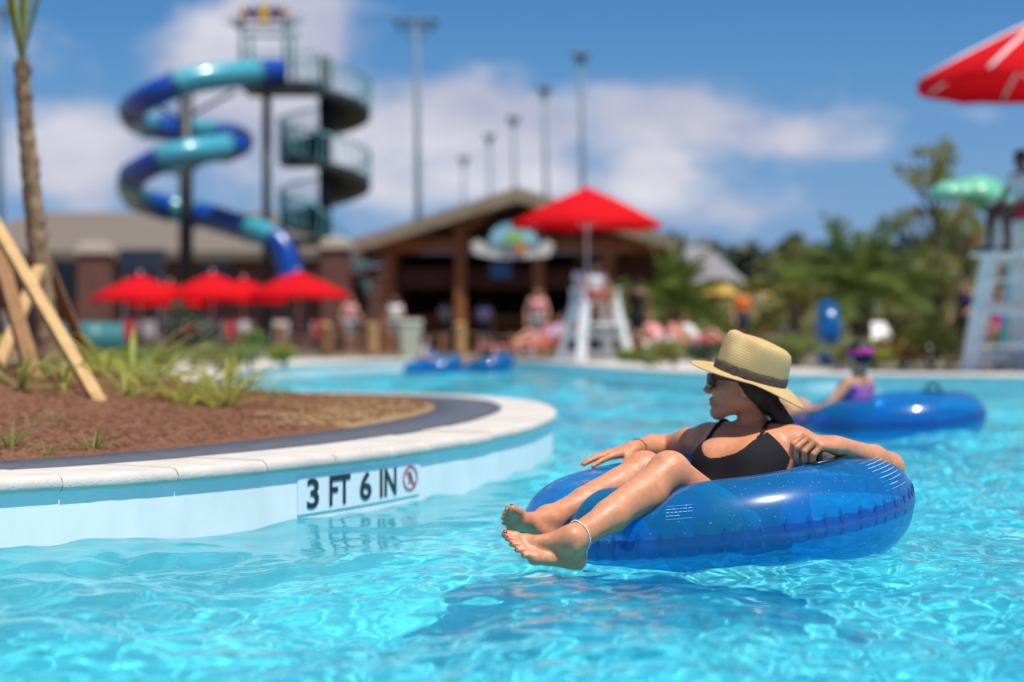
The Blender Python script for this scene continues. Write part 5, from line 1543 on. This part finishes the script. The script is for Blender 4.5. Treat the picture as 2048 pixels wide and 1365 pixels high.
person('swimmer lying low in the left of the distant tubes', 'float', T3 + Vector((0, 0, .0)), R(80), 2, 'blue', 'blue', 'dark', .9, 'riders in the distant tubes')
person('swimmer lying low in the right of the distant tubes', 'float', T4 + Vector((0, 0, .0)), R(-60), 1, 'black', 'black', 'dark', .9, 'riders in the distant tubes')
tu = make_tube('blue swim tube standing upright on edge on the far deck', gp(1655, 30, GZ_ + .50), 0, 0, Rm=.335, r=.165, nt_=90, np_=24, seed=5)
tu.rotation_euler = (0, R(90), R(-2))

# ------------------------------------------------------------------ timber pavilion
def pavilion():
    D = 60.; k = D / F
    X = lambda px: (px - 1024) * k
    Z = lambda py: EYE + (682 - py) * k
    root = thing('pavilion', 'brown timber refreshment pavilion with a broad gable roof behind the pool', 'pavilion', (X(1035), D, GZ_))
    ax_, az_ = X(1035), Z(381); lx, lz = X(712), Z(503); rx, rz_ = X(1358), Z(503); t = .42
    # roof: two thick slabs running back from the gable
    for nm, (ex, ez), sg in (('roof', (lx, lz), 1), ('roof', (rx, rz_), -1)):
        m_ = MB(); n = 14; V = []
        poly = [(ex, ez - .10), (ax_, az_ - t), (ax_, az_), (ex, ez + .28)]
        m_.prism(poly, D - 1.4, D + 8.5); o_ = m_.build(nm, M_thatch); under(root, o_)
    def part(nm, m_, mt): return under(root, m_.build(nm, mt))
    for px in (782, 922, 1076, 1215, 1330):
        zt = Z(381) - abs(X(px) - ax_) * (az_ - lz) / (ax_ - lx) - .40
        m_ = MB(); m_.box((X(px), D - .6, (GZ_ + zt) / 2), (.34, .34, zt - GZ_), bevel=.03); part('post', m_, M_wood)
    m_ = MB(); m_.box(((lx + rx) / 2, D - .6, Z(493)), (rx - lx - 1.2, .24, .42), bevel=.02); part('tie_beam', m_, M_wood)
    m_ = MB(); m_.bar((X(922), D - .6, Z(470)), (X(985), D - .6, Z(425)), .2); part('brace', m_, M_wood)
    m_ = MB(); m_.bar((X(1150), D - .6, Z(470)), (X(1085), D - .6, Z(425)), .2); part('brace', m_, M_wood)
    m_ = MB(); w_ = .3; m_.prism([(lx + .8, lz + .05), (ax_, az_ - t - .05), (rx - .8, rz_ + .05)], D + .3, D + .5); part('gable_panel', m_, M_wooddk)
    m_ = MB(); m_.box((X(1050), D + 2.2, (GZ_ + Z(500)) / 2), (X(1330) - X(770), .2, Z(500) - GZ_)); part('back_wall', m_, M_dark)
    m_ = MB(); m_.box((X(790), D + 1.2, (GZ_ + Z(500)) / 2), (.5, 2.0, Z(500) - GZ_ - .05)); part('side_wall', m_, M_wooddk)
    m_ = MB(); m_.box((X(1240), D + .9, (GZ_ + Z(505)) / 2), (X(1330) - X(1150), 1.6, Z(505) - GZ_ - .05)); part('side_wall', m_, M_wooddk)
    m_ = MB(); m_.box((X(970), D + .05, Z(557)), (X(1150) - X(800), .12, .62), bevel=.01); part('fascia', m_, M_wooddk)
    m_ = MB(); m_.box((X(975), D + .25, GZ_ + .52), (X(1150) - X(800), .5, 1.04), bevel=.02); part('counter', m_, M_wooddk)
    m_ = MB(); m_.box((X(975), D + .1, GZ_ + 1.08), (X(1152) - X(798), .9, .06), bevel=.01); part('counter_top', m_, M_wood)
    m_ = MB(); m_.box((X(735), D + .6, Z(545)), (1.1, 2.4, .12), rot=Matrix.Rotation(R(-18), 3, 'Y')); part('side_awning', m_, mat('dull_red_canvas', (.22, .018, .015), rough=.8))
    return root
pavilion()
D = 58.9; k = D / F; X = lambda px: (px - 1024) * k; Z = lambda py: EYE + (682 - py) * k
sg2 = thing('pavilion_sign', 'colourful hand-painted mound-shaped sign hanging on the pavilion gable', 'sign', (X(1026), D, Z(515)))
def flat_part(root, nm, poly, th, y, mt):
    m_ = MB(); m_.prism([(X(a), Z(b)) for a, b in poly], y - th, y); return under(root, m_.build(nm, mt))
flat_part(sg2, 'banner', [(942, 488), (955, 480), (975, 490), (1080, 490), (1096, 478), (1108, 492), (1098, 512), (1040, 517), (990, 516), (950, 508)], .06, D, mat('pale_sign_board', (.62, .62, .56), rough=.6))
flat_part(sg2, 'hill', [(976, 488), (985, 462), (1002, 448), (1030, 443), (1055, 450), (1070, 470), (1080, 488)], .05, D - .07, mat('sky_blue_paint', (.16, .46, .62), rough=.5, col2=(.40, .66, .72), nscale=2))
flat_part(sg2, 'leaf_panel', [(1004, 488), (1012, 468), (1040, 462), (1052, 488)], .04, D - .13, mat('leaf_green_paint', (.10, .42, .16), rough=.5, col2=(.52, .60, .14), nscale=3))
flat_part(sg2, 'fruit_panel', [(1034, 506), (1030, 494), (1042, 488), (1054, 494), (1050, 508)], .04, D - .13, mat('orange_paint', (.70, .20, .05), rough=.5))
m_ = MB(); m_.box((X(1001), D + .35, Z(538)), (.62, .05, .52), bevel=.01); tag(m_.build('menu_board', mat('blue_board', (.015, .10, .26), rough=.5)), 'blue square menu board hanging under the pavilion sign', 'sign')

# rope fence, bin
FD = 48.
PF = [(560, '') , (652, ''), (745, ''), (920, ''), (1085, '')]
names_ = ['leftmost post of the rope fence', 'rope fence post below the brick pillar', 'rope fence post left of the pale bin', 'rope fence post right of the pale bin, before the counter', 'rope fence post behind the orange lounger']
for (px, _), lb in zip(PF, names_):
    root = thing('fence_post', 'round tan timber ' + lb, 'fence post', gp(px, FD), 0, 'posts of the rope fence')
    m_ = MB(); m_.lathe([(.13, -.02), (.135, .1), (.13, .62), (.135, .72)], n=12); m_.build('post', M_lumber if px > 700 else M_lumber2, root)
    m_ = MB(); m_.lathe([(.15, .72), (.155, .76), (.10, .80), (.02, .81)], n=12); m_.build('cap', M_lumber, root)
for i in range(len(PF) - 1):
    a, b = gp(PF[i][0], FD, GZ_ + .62), gp(PF[i + 1][0], FD, GZ_ + .62)
    root = thing('fence_rope', ('sagging double rope strung between the fence posts, ' + ['leftmost span', 'second span from left', 'span crossing behind the pale bin', 'rightmost span']  [i]), 'rope', a, 0, 'ropes of the fence')
    for dz_ in (0, -.30):
        m_ = MB(); m_.tube([a.lerp(b, t / 12) + Vector((0, 0, dz_ - .16 * (1 - (2 * t / 12 - 1) ** 2))) for t in range(13)], .022, 6); under(root, m_.build('rope', M_rope))
root = thing('litter_bin', 'pale grey-green litter bin standing by the rope fence', 'bin', gp(820, 46.5), .2)
M_bin = mat('pale_green_plastic', (.50, .56, .46), rough=.6, noise=.06)
m_ = MB(); m_.add([(sx * w_, sy * w_, z_) for z_, w_ in ((0, .20), (.72, .25)) for sx, sy in ((-1, -1), (1, -1), (1, 1), (-1, 1))], [(3, 2, 1, 0), (4, 5, 6, 7), (0, 1, 5, 4), (1, 2, 6, 5), (2, 3, 7, 6), (3, 0, 4, 7)]); m_.build('bin_body', M_bin, root)
m_ = MB(); m_.box((0, 0, .80), (.54, .54, .14), bevel=.05); m_.build('lid', M_bin, root)

# cafe tables and chairs under the red umbrellas
def cafe_chair(loc, rz, m, label, group='cafe chairs under the red umbrellas'):
    root = thing('cafe_chair', label, 'chair', loc, rz, group)
    m_ = MB(); m_.box((0, 0, .45), (.44, .42, .035), bevel=.01); m_.build('seat', m, root)
    m_ = MB(); m_.box((0, .2, .72), (.42, .03, .42), bevel=.012); m_.build('backrest', m, root)
    for sx in (-1, 1):
        for sy in (-1, 1):
            m_ = MB(); m_.tube([(sx * .19, sy * .18, 0), (sx * .19, sy * .18, .45 if sy < 0 else .9)], .016, 6); m_.build('leg', M_steel, root)
M_chair = mat('red_chair', (.52, .02, .03), rough=.5); M_chw = mat('pale_chair', (.62, .56, .54), rough=.6)
for i, (px, lb) in enumerate(((280, 'leftmost umbrella'), (425, 'second umbrella'), (597, 'rightmost umbrella'))):
    root = thing('cafe_table', 'round pale cafe table under the ' + lb, 'table', gp(px, 57), 0, 'cafe tables')
    m_ = MB(); m_.lathe([(.02, .70), (.50, .71), (.51, .735), (.02, .74)], n=20); m_.build('table_top', M_chw, root)
    m_ = MB(); m_.lathe([(.24, 0), (.24, .03), (.04, .05), (.035, .70)], n=10); m_.build('pedestal', M_steel, root)
CH = [(255, 55, 0, 0, 'red chair left of the leftmost table'), (305, 55.6, 160, 1, 'pale chair right of the leftmost table'), (385, 54.5, 20, 0, 'red chair left of the second table'), (455, 54.5, -15, 0, 'red chair right of the second table'), (420, 60, 180, 1, 'pale chair behind the second table'),
      (560, 55, 0, 1, 'pale chair left of the rightmost table'), (632, 55, -20, 0, 'red chair right of the rightmost table'), (500, 56, 30, 1, 'pale chair between the second and rightmost tables')]
for px, d, rz, kk, lb in CH: cafe_chair(gp(px, d), R(rz), (M_chair, M_chw)[kk], lb)
root = thing('drum', 'dark teal drum lying on its side behind the palm stakes', 'drum', gp(185, 40), .15)
m_ = MB(); 
V = []
m_.tube([(-.62, 0, .38), (-.6, 0, .38), (-.2, 0, .38), (-.19, 0, .38), (.2, 0, .38), (.21, 0, .38), (.6, 0, .38), (.62, 0, .38)], [.33, .36, .36, .375, .375, .36, .36, .33], 20); m_.build('shell', M_teal, root)
for sx in (-1, 1):
    m_ = MB(); m_.box((sx * .4, 0, .03), (.08, .5, .10), bevel=.01); m_.build('cradle', M_black, root)

# ------------------------------------------------------------------ brick pillars, long building, grey roof hut
for px, top, wpx, lb in ((190, 487, 74, 'square brick pillar with a domed stone cap at left'), (672, 477, 70, 'square brick pillar with a stone cap beside the pavilion')):
    d = 63.; zt = EYE + (682 - top) * d / F; w_ = wpx * d / F
    root = thing('brick_pillar', lb, 'pillar', gp(px, d), .1, 'brick pillars')
    m_ = MB(); m_.box((0, 0, (zt - GZ_ - .35) / 2), (w_ * .86, w_ * .86, zt - GZ_ - .35), bevel=.02); m_.build('shaft', M_brick, root)
    m_ = MB(); m_.box((0, 0, zt - GZ_ - .28), (w_, w_, .16), bevel=.03); m_.box((0, 0, zt - GZ_ - .10), (w_ * .8, w_ * .8, .20), bevel=.09); m_.build('cap', M_cap, root)
root = thing('long_building', 'long low brick building with a tan-grey hipped roof behind the water slide', 'building', (-14, 86, GZ_))
x0, x1_ = (-180 - 1024) * 85 / F, (700 - 1024) * 85 / F
m_ = MB(); m_.box(((x0 + x1_) / 2, 91, 2.25), (x1_ - x0 - 1.6, 10, 4.1)); under(root, m_.build('wall', M_brick))
zr = EYE + (682 - 424) * 92 / F; ze = EYE + (682 - 502) * 85 / F
m_ = MB(); m_.add([(x0, 85, ze), (x1_, 85, ze), (x1_, 99, ze), (x0, 99, ze), (x0 + 4, 92, zr), (x1_ - 4, 92, zr), (x0, 85, ze - .35), (x1_, 85, ze - .35), (x1_, 99, ze - .35), (x0, 99, ze - .35)],
    [(0, 1, 5, 4), (1, 2, 5), (2, 3, 4, 5), (3, 0, 4), (6, 7, 1, 0), (7, 8, 2, 1), (8, 9, 3, 2), (9, 6, 0, 3), (9, 8, 7, 6)]); under(root, m_.build('roof', M_roofgrey))
for px, wpx in ((280, 80), (120, 60), (430, 60), (590, 50)):
    m_ = MB(); xx = (px - 1024) * 85.9 / F; w_ = wpx * 86 / F; m_.box((xx, 85.92, EYE + (682 - 545) * 85.9 / F), (w_, .12, 2.0), bevel=.01); f_ = under(root, m_.build('window', M_glassdark))
    m_ = MB(); m_.box((xx, 85.84, EYE + (682 - 500 - 20) * 85.9 / F), (w_ + .2, .1, .14)); under(root, m_.build('lintel', M_cap))
m_ = MB(); m_.box((0, 0, 0), (1.5, .08, .72), bevel=.01); o_ = m_.build('notice_board', mat('slate_blue_board', (.03, .04, .065), rough=.4)); o_.location = at(285, 520, 66); tag(o_, 'dark slate blue board on two legs left of the slide column', 'sign')
for sx in (-1, 1):
    m_ = MB(); zl = o_.location.z - GZ_; m_.bar((sx * .6, .06, -.3), (sx * .6, .06, -zl), .08); pp = m_.build('leg', M_steel, o_)
root = thing('pump_house', 'small hut with a weathered grey hipped roof half hidden by palms', 'hut', gp(1392, 68))
m_ = MB(); m_.box((0, 0, 1.2), (2.2, 2.2, 2.4)); m_.build('wall', M_wooddk, root)
m_ = MB(); m_.add([(-1.6, -1.6, 2.3), (1.6, -1.6, 2.3), (1.6, 1.6, 2.3), (-1.6, 1.6, 2.3), (-.4, 0, 3.6), (.4, 0, 3.6)], [(0, 1, 5, 4), (1, 2, 5), (2, 3, 4, 5), (3, 0, 4), (3, 2, 1, 0)]); m_.build('roof', mat('grey_shingle', (.22, .21, .22), rough=.9, noise=.15), root)
m_ = MB(); m_.box((0, -1.12, 1.0), (.8, .06, 1.9), bevel=.01); m_.build('door', M_wood, root)
root = thing('rock_tower', 'brown tapering stub tower seen behind the right lifeguard chair', 'tower', gp(1975, 52))
m_ = MB(); m_.add([(sx * w_, sy * w_, z_) for z_, w_ in ((0, .42), (2.9, .62)) for sx, sy in ((-1, -1), (1, -1), (1, 1), (-1, 1))], [(3, 2, 1, 0), (4, 5, 6, 7), (0, 1, 5, 4), (1, 2, 6, 5), (2, 3, 7, 6), (3, 0, 4, 7)]); m_.build('shaft', mat('brown_render', (.20, .11, .07), rough=.9, noise=.2), root)
m_ = MB(); m_.box((0, 0, 2.98), (1.35, 1.35, .14), bevel=.03); m_.build('cap', M_wood, root)

root = thing('brick_wall', 'low dark brick wall closing the gap between the pillar and the pavilion', 'wall', gp(740, 71))
m_ = MB(); m_.box((0, 0, 1.35), (4.2, .3, 2.7)); m_.build('masonry', M_brick, root); m_ = MB(); m_.box((0, 0, 2.76), (4.3, .4, .12), bevel=.02); m_.build('coping', M_cap, root)
# mint green leaf canopy beside the right chair
root = thing('leaf_canopy', 'mint green curled leaf-shaped canopy left of the right lifeguard', 'canopy', gp(1998, 27))
cpts = [(1868, 388, 26.6), (1878, 374, 26.6), (1898, 368, 26.6), (1925, 366, 26.7), (1955, 356, 26.8), (1985, 362, 27.0), (2008, 382, 27.2), (2020, 412, 27.3)]
wid = [.10, .26, .32, .32, .50, .64, .58, .24]; V = []; Fs = []; nk_ = 7
rows = catmull([at(*c) for c in cpts], 4); ws = np.interp(np.linspace(0, 7, len(rows)), range(8), wid)
for p_, w_ in zip(rows, ws):
    for j in range(nk_):
        u_ = j / (nk_ - 1) * 2 - 1; V.append(p_ + Vector((0, u_ * w_ * .9, -.62 * w_ * u_ * u_)) + Vector((.0, 0, 0)))
for i in range(len(rows) - 1):
    for j in range(nk_ - 1): Fs.append((i * nk_ + j, i * nk_ + j + 1, (i + 1) * nk_ + j + 1, (i + 1) * nk_ + j))
o_ = pydata('leaf_blade', V, Fs, mat('mint_green_fibreglass', (.20, .62, .42), rough=.25, coat=.5, trans=.25), None, True); under(root, o_)
o_.modifiers.new('thick', 'SOLIDIFY').thickness = .05
m_ = MB(); e = rows[-1]; b0 = gp(1998, 27); m_.tube(catmull([b0, b0 + Vector((.15, 0, 1.2)), e + Vector((.12, 0, -.4)), e], 6), .06, 10); under(root, m_.build('stem', M_slideL))

# ------------------------------------------------------------------ floodlight poles
LP = [(840, 42, 124, 'tallest floodlight pole, left of the row above the pavilion'), (1172, 108, 140, 'second floodlight pole, behind the wide red umbrella'), (1098, 176, 158, 'third floodlight pole from the nearest'), (1035, 236, 179, 'fourth floodlight pole, above the roof ridge'), (984, 272, 194, 'fifth floodlight pole, left of the ridge'), (932, 316, 218, 'farthest and shortest-looking floodlight pole'), (3, 20, 118, 'floodlight pole at the left frame edge')]
for px, yt, d, lb in LP:
    zt = EYE + (682 - yt) * d / F; root = thing('floodlight_pole', lb, 'light pole', gp(px, d, .1), 0, 'floodlight poles')
    lean = -.018 if px > 1000 else -.012
    m_ = MB(); m_.tube([(0, 0, 0), (lean * zt * .5, 0, zt * .5), (lean * zt, 0, zt)], [.24, .20, .13], 10); m_.build('mast', M_polec, root)
    m_ = MB(); wd = 1.25 if d < 130 else .38; m_.bar((lean * zt - wd, 0, zt - .5), (lean * zt + wd, 0, zt - .5), .14); m_.bar((lean * zt - wd * .9, 0, zt - .5), (lean * zt, 0, zt - 1.5), .1); m_.bar((lean * zt + wd * .9, 0, zt - .5), (lean * zt, 0, zt - 1.5), .1); m_.build('crossarm', M_polec, root)
    for q in (-wd * .92, -wd * .33, wd * .33, wd * .92):
        m_ = MB(); m_.lathe([(.12, -.1), (.34, .14), (.30, .26), (.06, .34)], (lean * zt + q, 0, zt - .22 if abs(q) > .3 else zt - .32), 10); m_.build('lamp', M_polec, root)

# ------------------------------------------------------------------ water slide and its tower
SD = 70.
slide = thing('water_slide', 'tall enclosed spiral water slide in dark blue and teal sections on black columns', 'water slide', gp(372, SD))
SP = [(556, 143, 70, 0), (505, 146, 69, 0), (440, 152, 68, 0), (370, 164, 67.5, 0), (310, 188, 67.5, 0), (268, 214, 69, 0), (270, 240, 71.5, 0), (316, 255, 73.5, 0), (380, 262, 74.5, 0), (440, 268, 73.5, 0), (478, 279, 71.5, 0), (466, 293, 69, 0), (410, 300, 67.5, 0),
      (350, 311, 67, 0), (300, 330, 67.5, 0), (262, 358, 69, 0), (268, 388, 71, 0), (305, 408, 72.5, 0), (360, 420, 73, 0), (420, 434, 72.5, 0), (480, 452, 71.5, 0), (525, 466, 70.5, 0), (556, 484, 70.2, 0), (575, 515, 70, 0), (582, 570, 69.8, 0)]
path = catmull([at(a, b, c) for a, b, c, _ in SP], 10)
segs = [(0, 9, 'D'), (9, 33, 'L'), (33, 52, 'D'), (52, 66, 'L'), (66, 76, 'D'), (76, 92, 'L'), (92, 104, 'D'), (104, 114, 'D'), (114, 134, 'L'), (134, 148, 'D'), (148, 162, 'L'), (162, 176, 'D'), (176, 186, 'L'), (186, 204, 'D'), (204, 216, 'L'), (216, len(path), 'D')]
for a, b, c_ in segs:
    m_ = MB(); pp = path[a:b + 1]; m_.tube(pp, .46, 18)
    m_.build('flume_section', M_slideD if c_ == 'D' else M_slideL, None); o_ = list(COL.objects)[-1]; under(slide, o_)
for a, b, c_ in segs[1:]:
    m_ = MB(); t_ = (path[min(a + 1, len(path) - 1)] - path[a - 1]).normalized(); m_.tube([path[a] - t_ * .05, path[a] + t_ * .05], .505, 18); under(slide, m_.build('joint_flange', M_teal))
cx = (372 - 1024) * SD / F
m_ = MB(); m_.tube([(cx, SD, GZ_ - .1), (cx, SD, EYE + (682 - 186) * SD / F)], .25, 14); under(slide, m_.build('column', M_black))
cx2 = (530 - 1024) * SD / F
m_ = MB(); m_.tube([(cx2, SD + .5, GZ_ - .1), (cx2, SD + .5, EYE + (682 - 185) * SD / F)], .16, 12); under(slide, m_.build('column', M_black))
for (ax1, ay1), (bx1, by1) in (((372, 236), (470, 182)), ((372, 345), (430, 312)), ((372, 250), (300, 200)), ((372, 350), (300, 335)), ((372, 440), (440, 436)), ((372, 280), (450, 284))):
    m_ = MB(); m_.bar(at(ax1, ay1, SD), at(bx1, by1, 68.6), .10); under(slide, m_.build('bracket', M_black))
tower = thing('slide_tower', 'slide tower with teal spiral stair, railings and yellow flower ornaments on top', 'tower', gp(650, SD + 1))
TD = SD + 1.; kx = TD / F; TX = lambda px: (px - 1024) * kx; TZ = lambda py: EYE + (682 - py) * kx
mx0 = TX(650)
m_ = MB(); m_.tube([(mx0, TD, GZ_ - .1), (mx0, TD, TZ(112))], .24, 14); under(tower, m_.build('mast', M_black))
m_ = MB(); m_.box((TX(572), TD, TZ(178)), (TX(655) - TX(492), 2.4, .28), bevel=.02); under(tower, m_.build('platform', M_black))
for px, dy in ((492, -1.1), (578, -1.1), (495, 1.1), (580, 1.1)):
    m_ = MB(); m_.tube([(TX(px), TD + dy, TZ(172)), (TX(px), TD + dy, TZ(52))], .075, 8); under(tower, m_.build('post', M_teal))
m_ = MB(); m_.bar((TX(478), TD - 1.1, TZ(62)), (TX(592), TD - 1.1, TZ(62)), .10); under(tower, m_.build('top_beam', M_teal))
m_ = MB(); m_.bar((TX(478), TD + 1.1, TZ(62)), (TX(592), TD + 1.1, TZ(62)), .10); under(tower, m_.build('top_beam', M_teal))
M_orn = mat('yellow_paint', (.72, .42, .03), rough=.4); M_ornb = mat('royal_blue_paint', (.02, .09, .40), rough=.4); M_orno = mat('amber_paint', (.50, .22, .02), rough=.4)
for px, rr_, mt in ((500, .30, M_orno), (516, .32, M_ornb), (537, .46, M_orn), (558, .32, M_ornb), (572, .30, M_orno)):
    m_ = MB(); poly = []
    for q in range(10):
        a = 2 * PI * q / 10 + PI / 2; r1 = rr_ if q % 2 == 0 else rr_ * .5; poly.append((TX(px) + r1 * math.cos(a), TZ(38) + r1 * math.sin(a)))
    m_.prism(poly, TD - 1.30, TD - 1.12); under(tower, m_.build('flower_ornament', mt))
for sx in (478, 592):
    m_ = MB()
    for q in range(5):
        a = R(20 + 35 * q); m_.bar((TX(sx), TD - 1.1, TZ(60)), (TX(sx) + .45 * math.cos(a), TD - 1.1, TZ(60) + .45 * math.sin(a)), .05)
    under(tower, m_.build('leaf_spray', M_teal))
def rail_panel(P, Q, h_, name='railing'):
    """posts, bars and two rails between two floor points"""
    P, Q = Vector(P), Vector(Q); m_ = MB(); L = (Q - P).length; n = max(2, int(L / .2))
    for i in range(n + 1):
        a = P.lerp(Q, i / n); m_.bar(a, a + Vector((0, 0, h_)), .035)
    for z_ in (.08, h_): m_.bar(P + Vector((0, 0, z_)), Q + Vector((0, 0, z_)), .05)
    return under(tower, m_.build(name, M_tealrail))
zP = TZ(175)
rail_panel((TX(502), TD - 1.15, zP), (TX(578), TD - 1.15, zP), 1.1); rail_panel((TX(582), TD - 1.15, zP), (TX(645), TD - 1.15, zP), 1.1); rail_panel((TX(495), TD + 1.15, zP), (TX(645), TD + 1.15, zP), 1.1)
# spiral stair
def spiral(a0, a1, z0, z1, r0, r1, n):
    m_ = MB(); V = []; 
    for i in range(n + 1):
        a = a0 + (a1 - a0) * i / n; z = z0 + (z1 - z0) * i / n
        for r_1, dz_ in ((r0, .12), (r1, .12), (r1, -.14), (r0, -.14)): V.append((mx0 + r_1 * math.cos(a), TD + r_1 * math.sin(a), z + dz_))
    Fs = []
    for i in range(n):
        for j in range(4): Fs.append((i * 4 + j, i * 4 + (j + 1) % 4, (i + 1) * 4 + (j + 1) % 4, (i + 1) * 4 + j))
    Fs += [(0, 1, 2, 3), tuple(n * 4 + j for j in (3, 2, 1, 0))]
    m_.add(V, Fs); under(tower, m_.build('stair_flight', M_black))
    m_ = MB(); nb = n
    for i in range(nb + 1):
        a = a0 + (a1 - a0) * i / nb; z = z0 + (z1 - z0) * i / nb; b_ = Vector((mx0 + r1 * math.cos(a), TD + r1 * math.sin(a), z)); m_.bar(b_, b_ + Vector((0, 0, 1.05)), .045)
    m_.tube([(mx0 + r1 * math.cos(a0 + (a1 - a0) * i / nb), TD + r1 * math.sin(a0 + (a1 - a0) * i / nb), z0 + (z1 - z0) * i / nb + 1.05) for i in range(nb + 1)], .05, 6)
    under(tower, m_.build('stair_railing', M_tealrail))
zz = lambda py: TZ(py)
spiral(R(-100), R(100), zz(188), zz(262), .2, 1.62, 22)
spiral(R(100), R(260), zz(262), zz(330), .2, 1.62, 18)
spiral(R(-100), R(100), zz(330), zz(405), .2, 1.62, 22)
spiral(R(100), R(260), zz(405), zz(470), .2, 1.62, 18)
spiral(R(-100), R(60), zz(470), GZ_ + .1, .2, 1.62, 18)
m_ = MB(); m_.box((TX(604), TD - .2, zz(328)), (TX(645) - TX(565), 1.6, .2)); under(tower, m_.build('landing', M_black))
rail_panel((TX(565), TD - 1.0, zz(326)), (TX(642), TD - 1.0, zz(326)), 1.1); rail_panel((TX(565), TD - 1.0, zz(326)), (TX(565), TD + .6, zz(326)), 1.1)
m_ = MB(); m_.box((TX(604), TD - .2, zz(486)), (TX(645) - TX(565), 1.6, .2)); under(tower, m_.build('landing', M_black))
rail_panel((TX(565), TD - 1.0, zz(484)), (TX(642), TD - 1.0, zz(484)), 1.1)
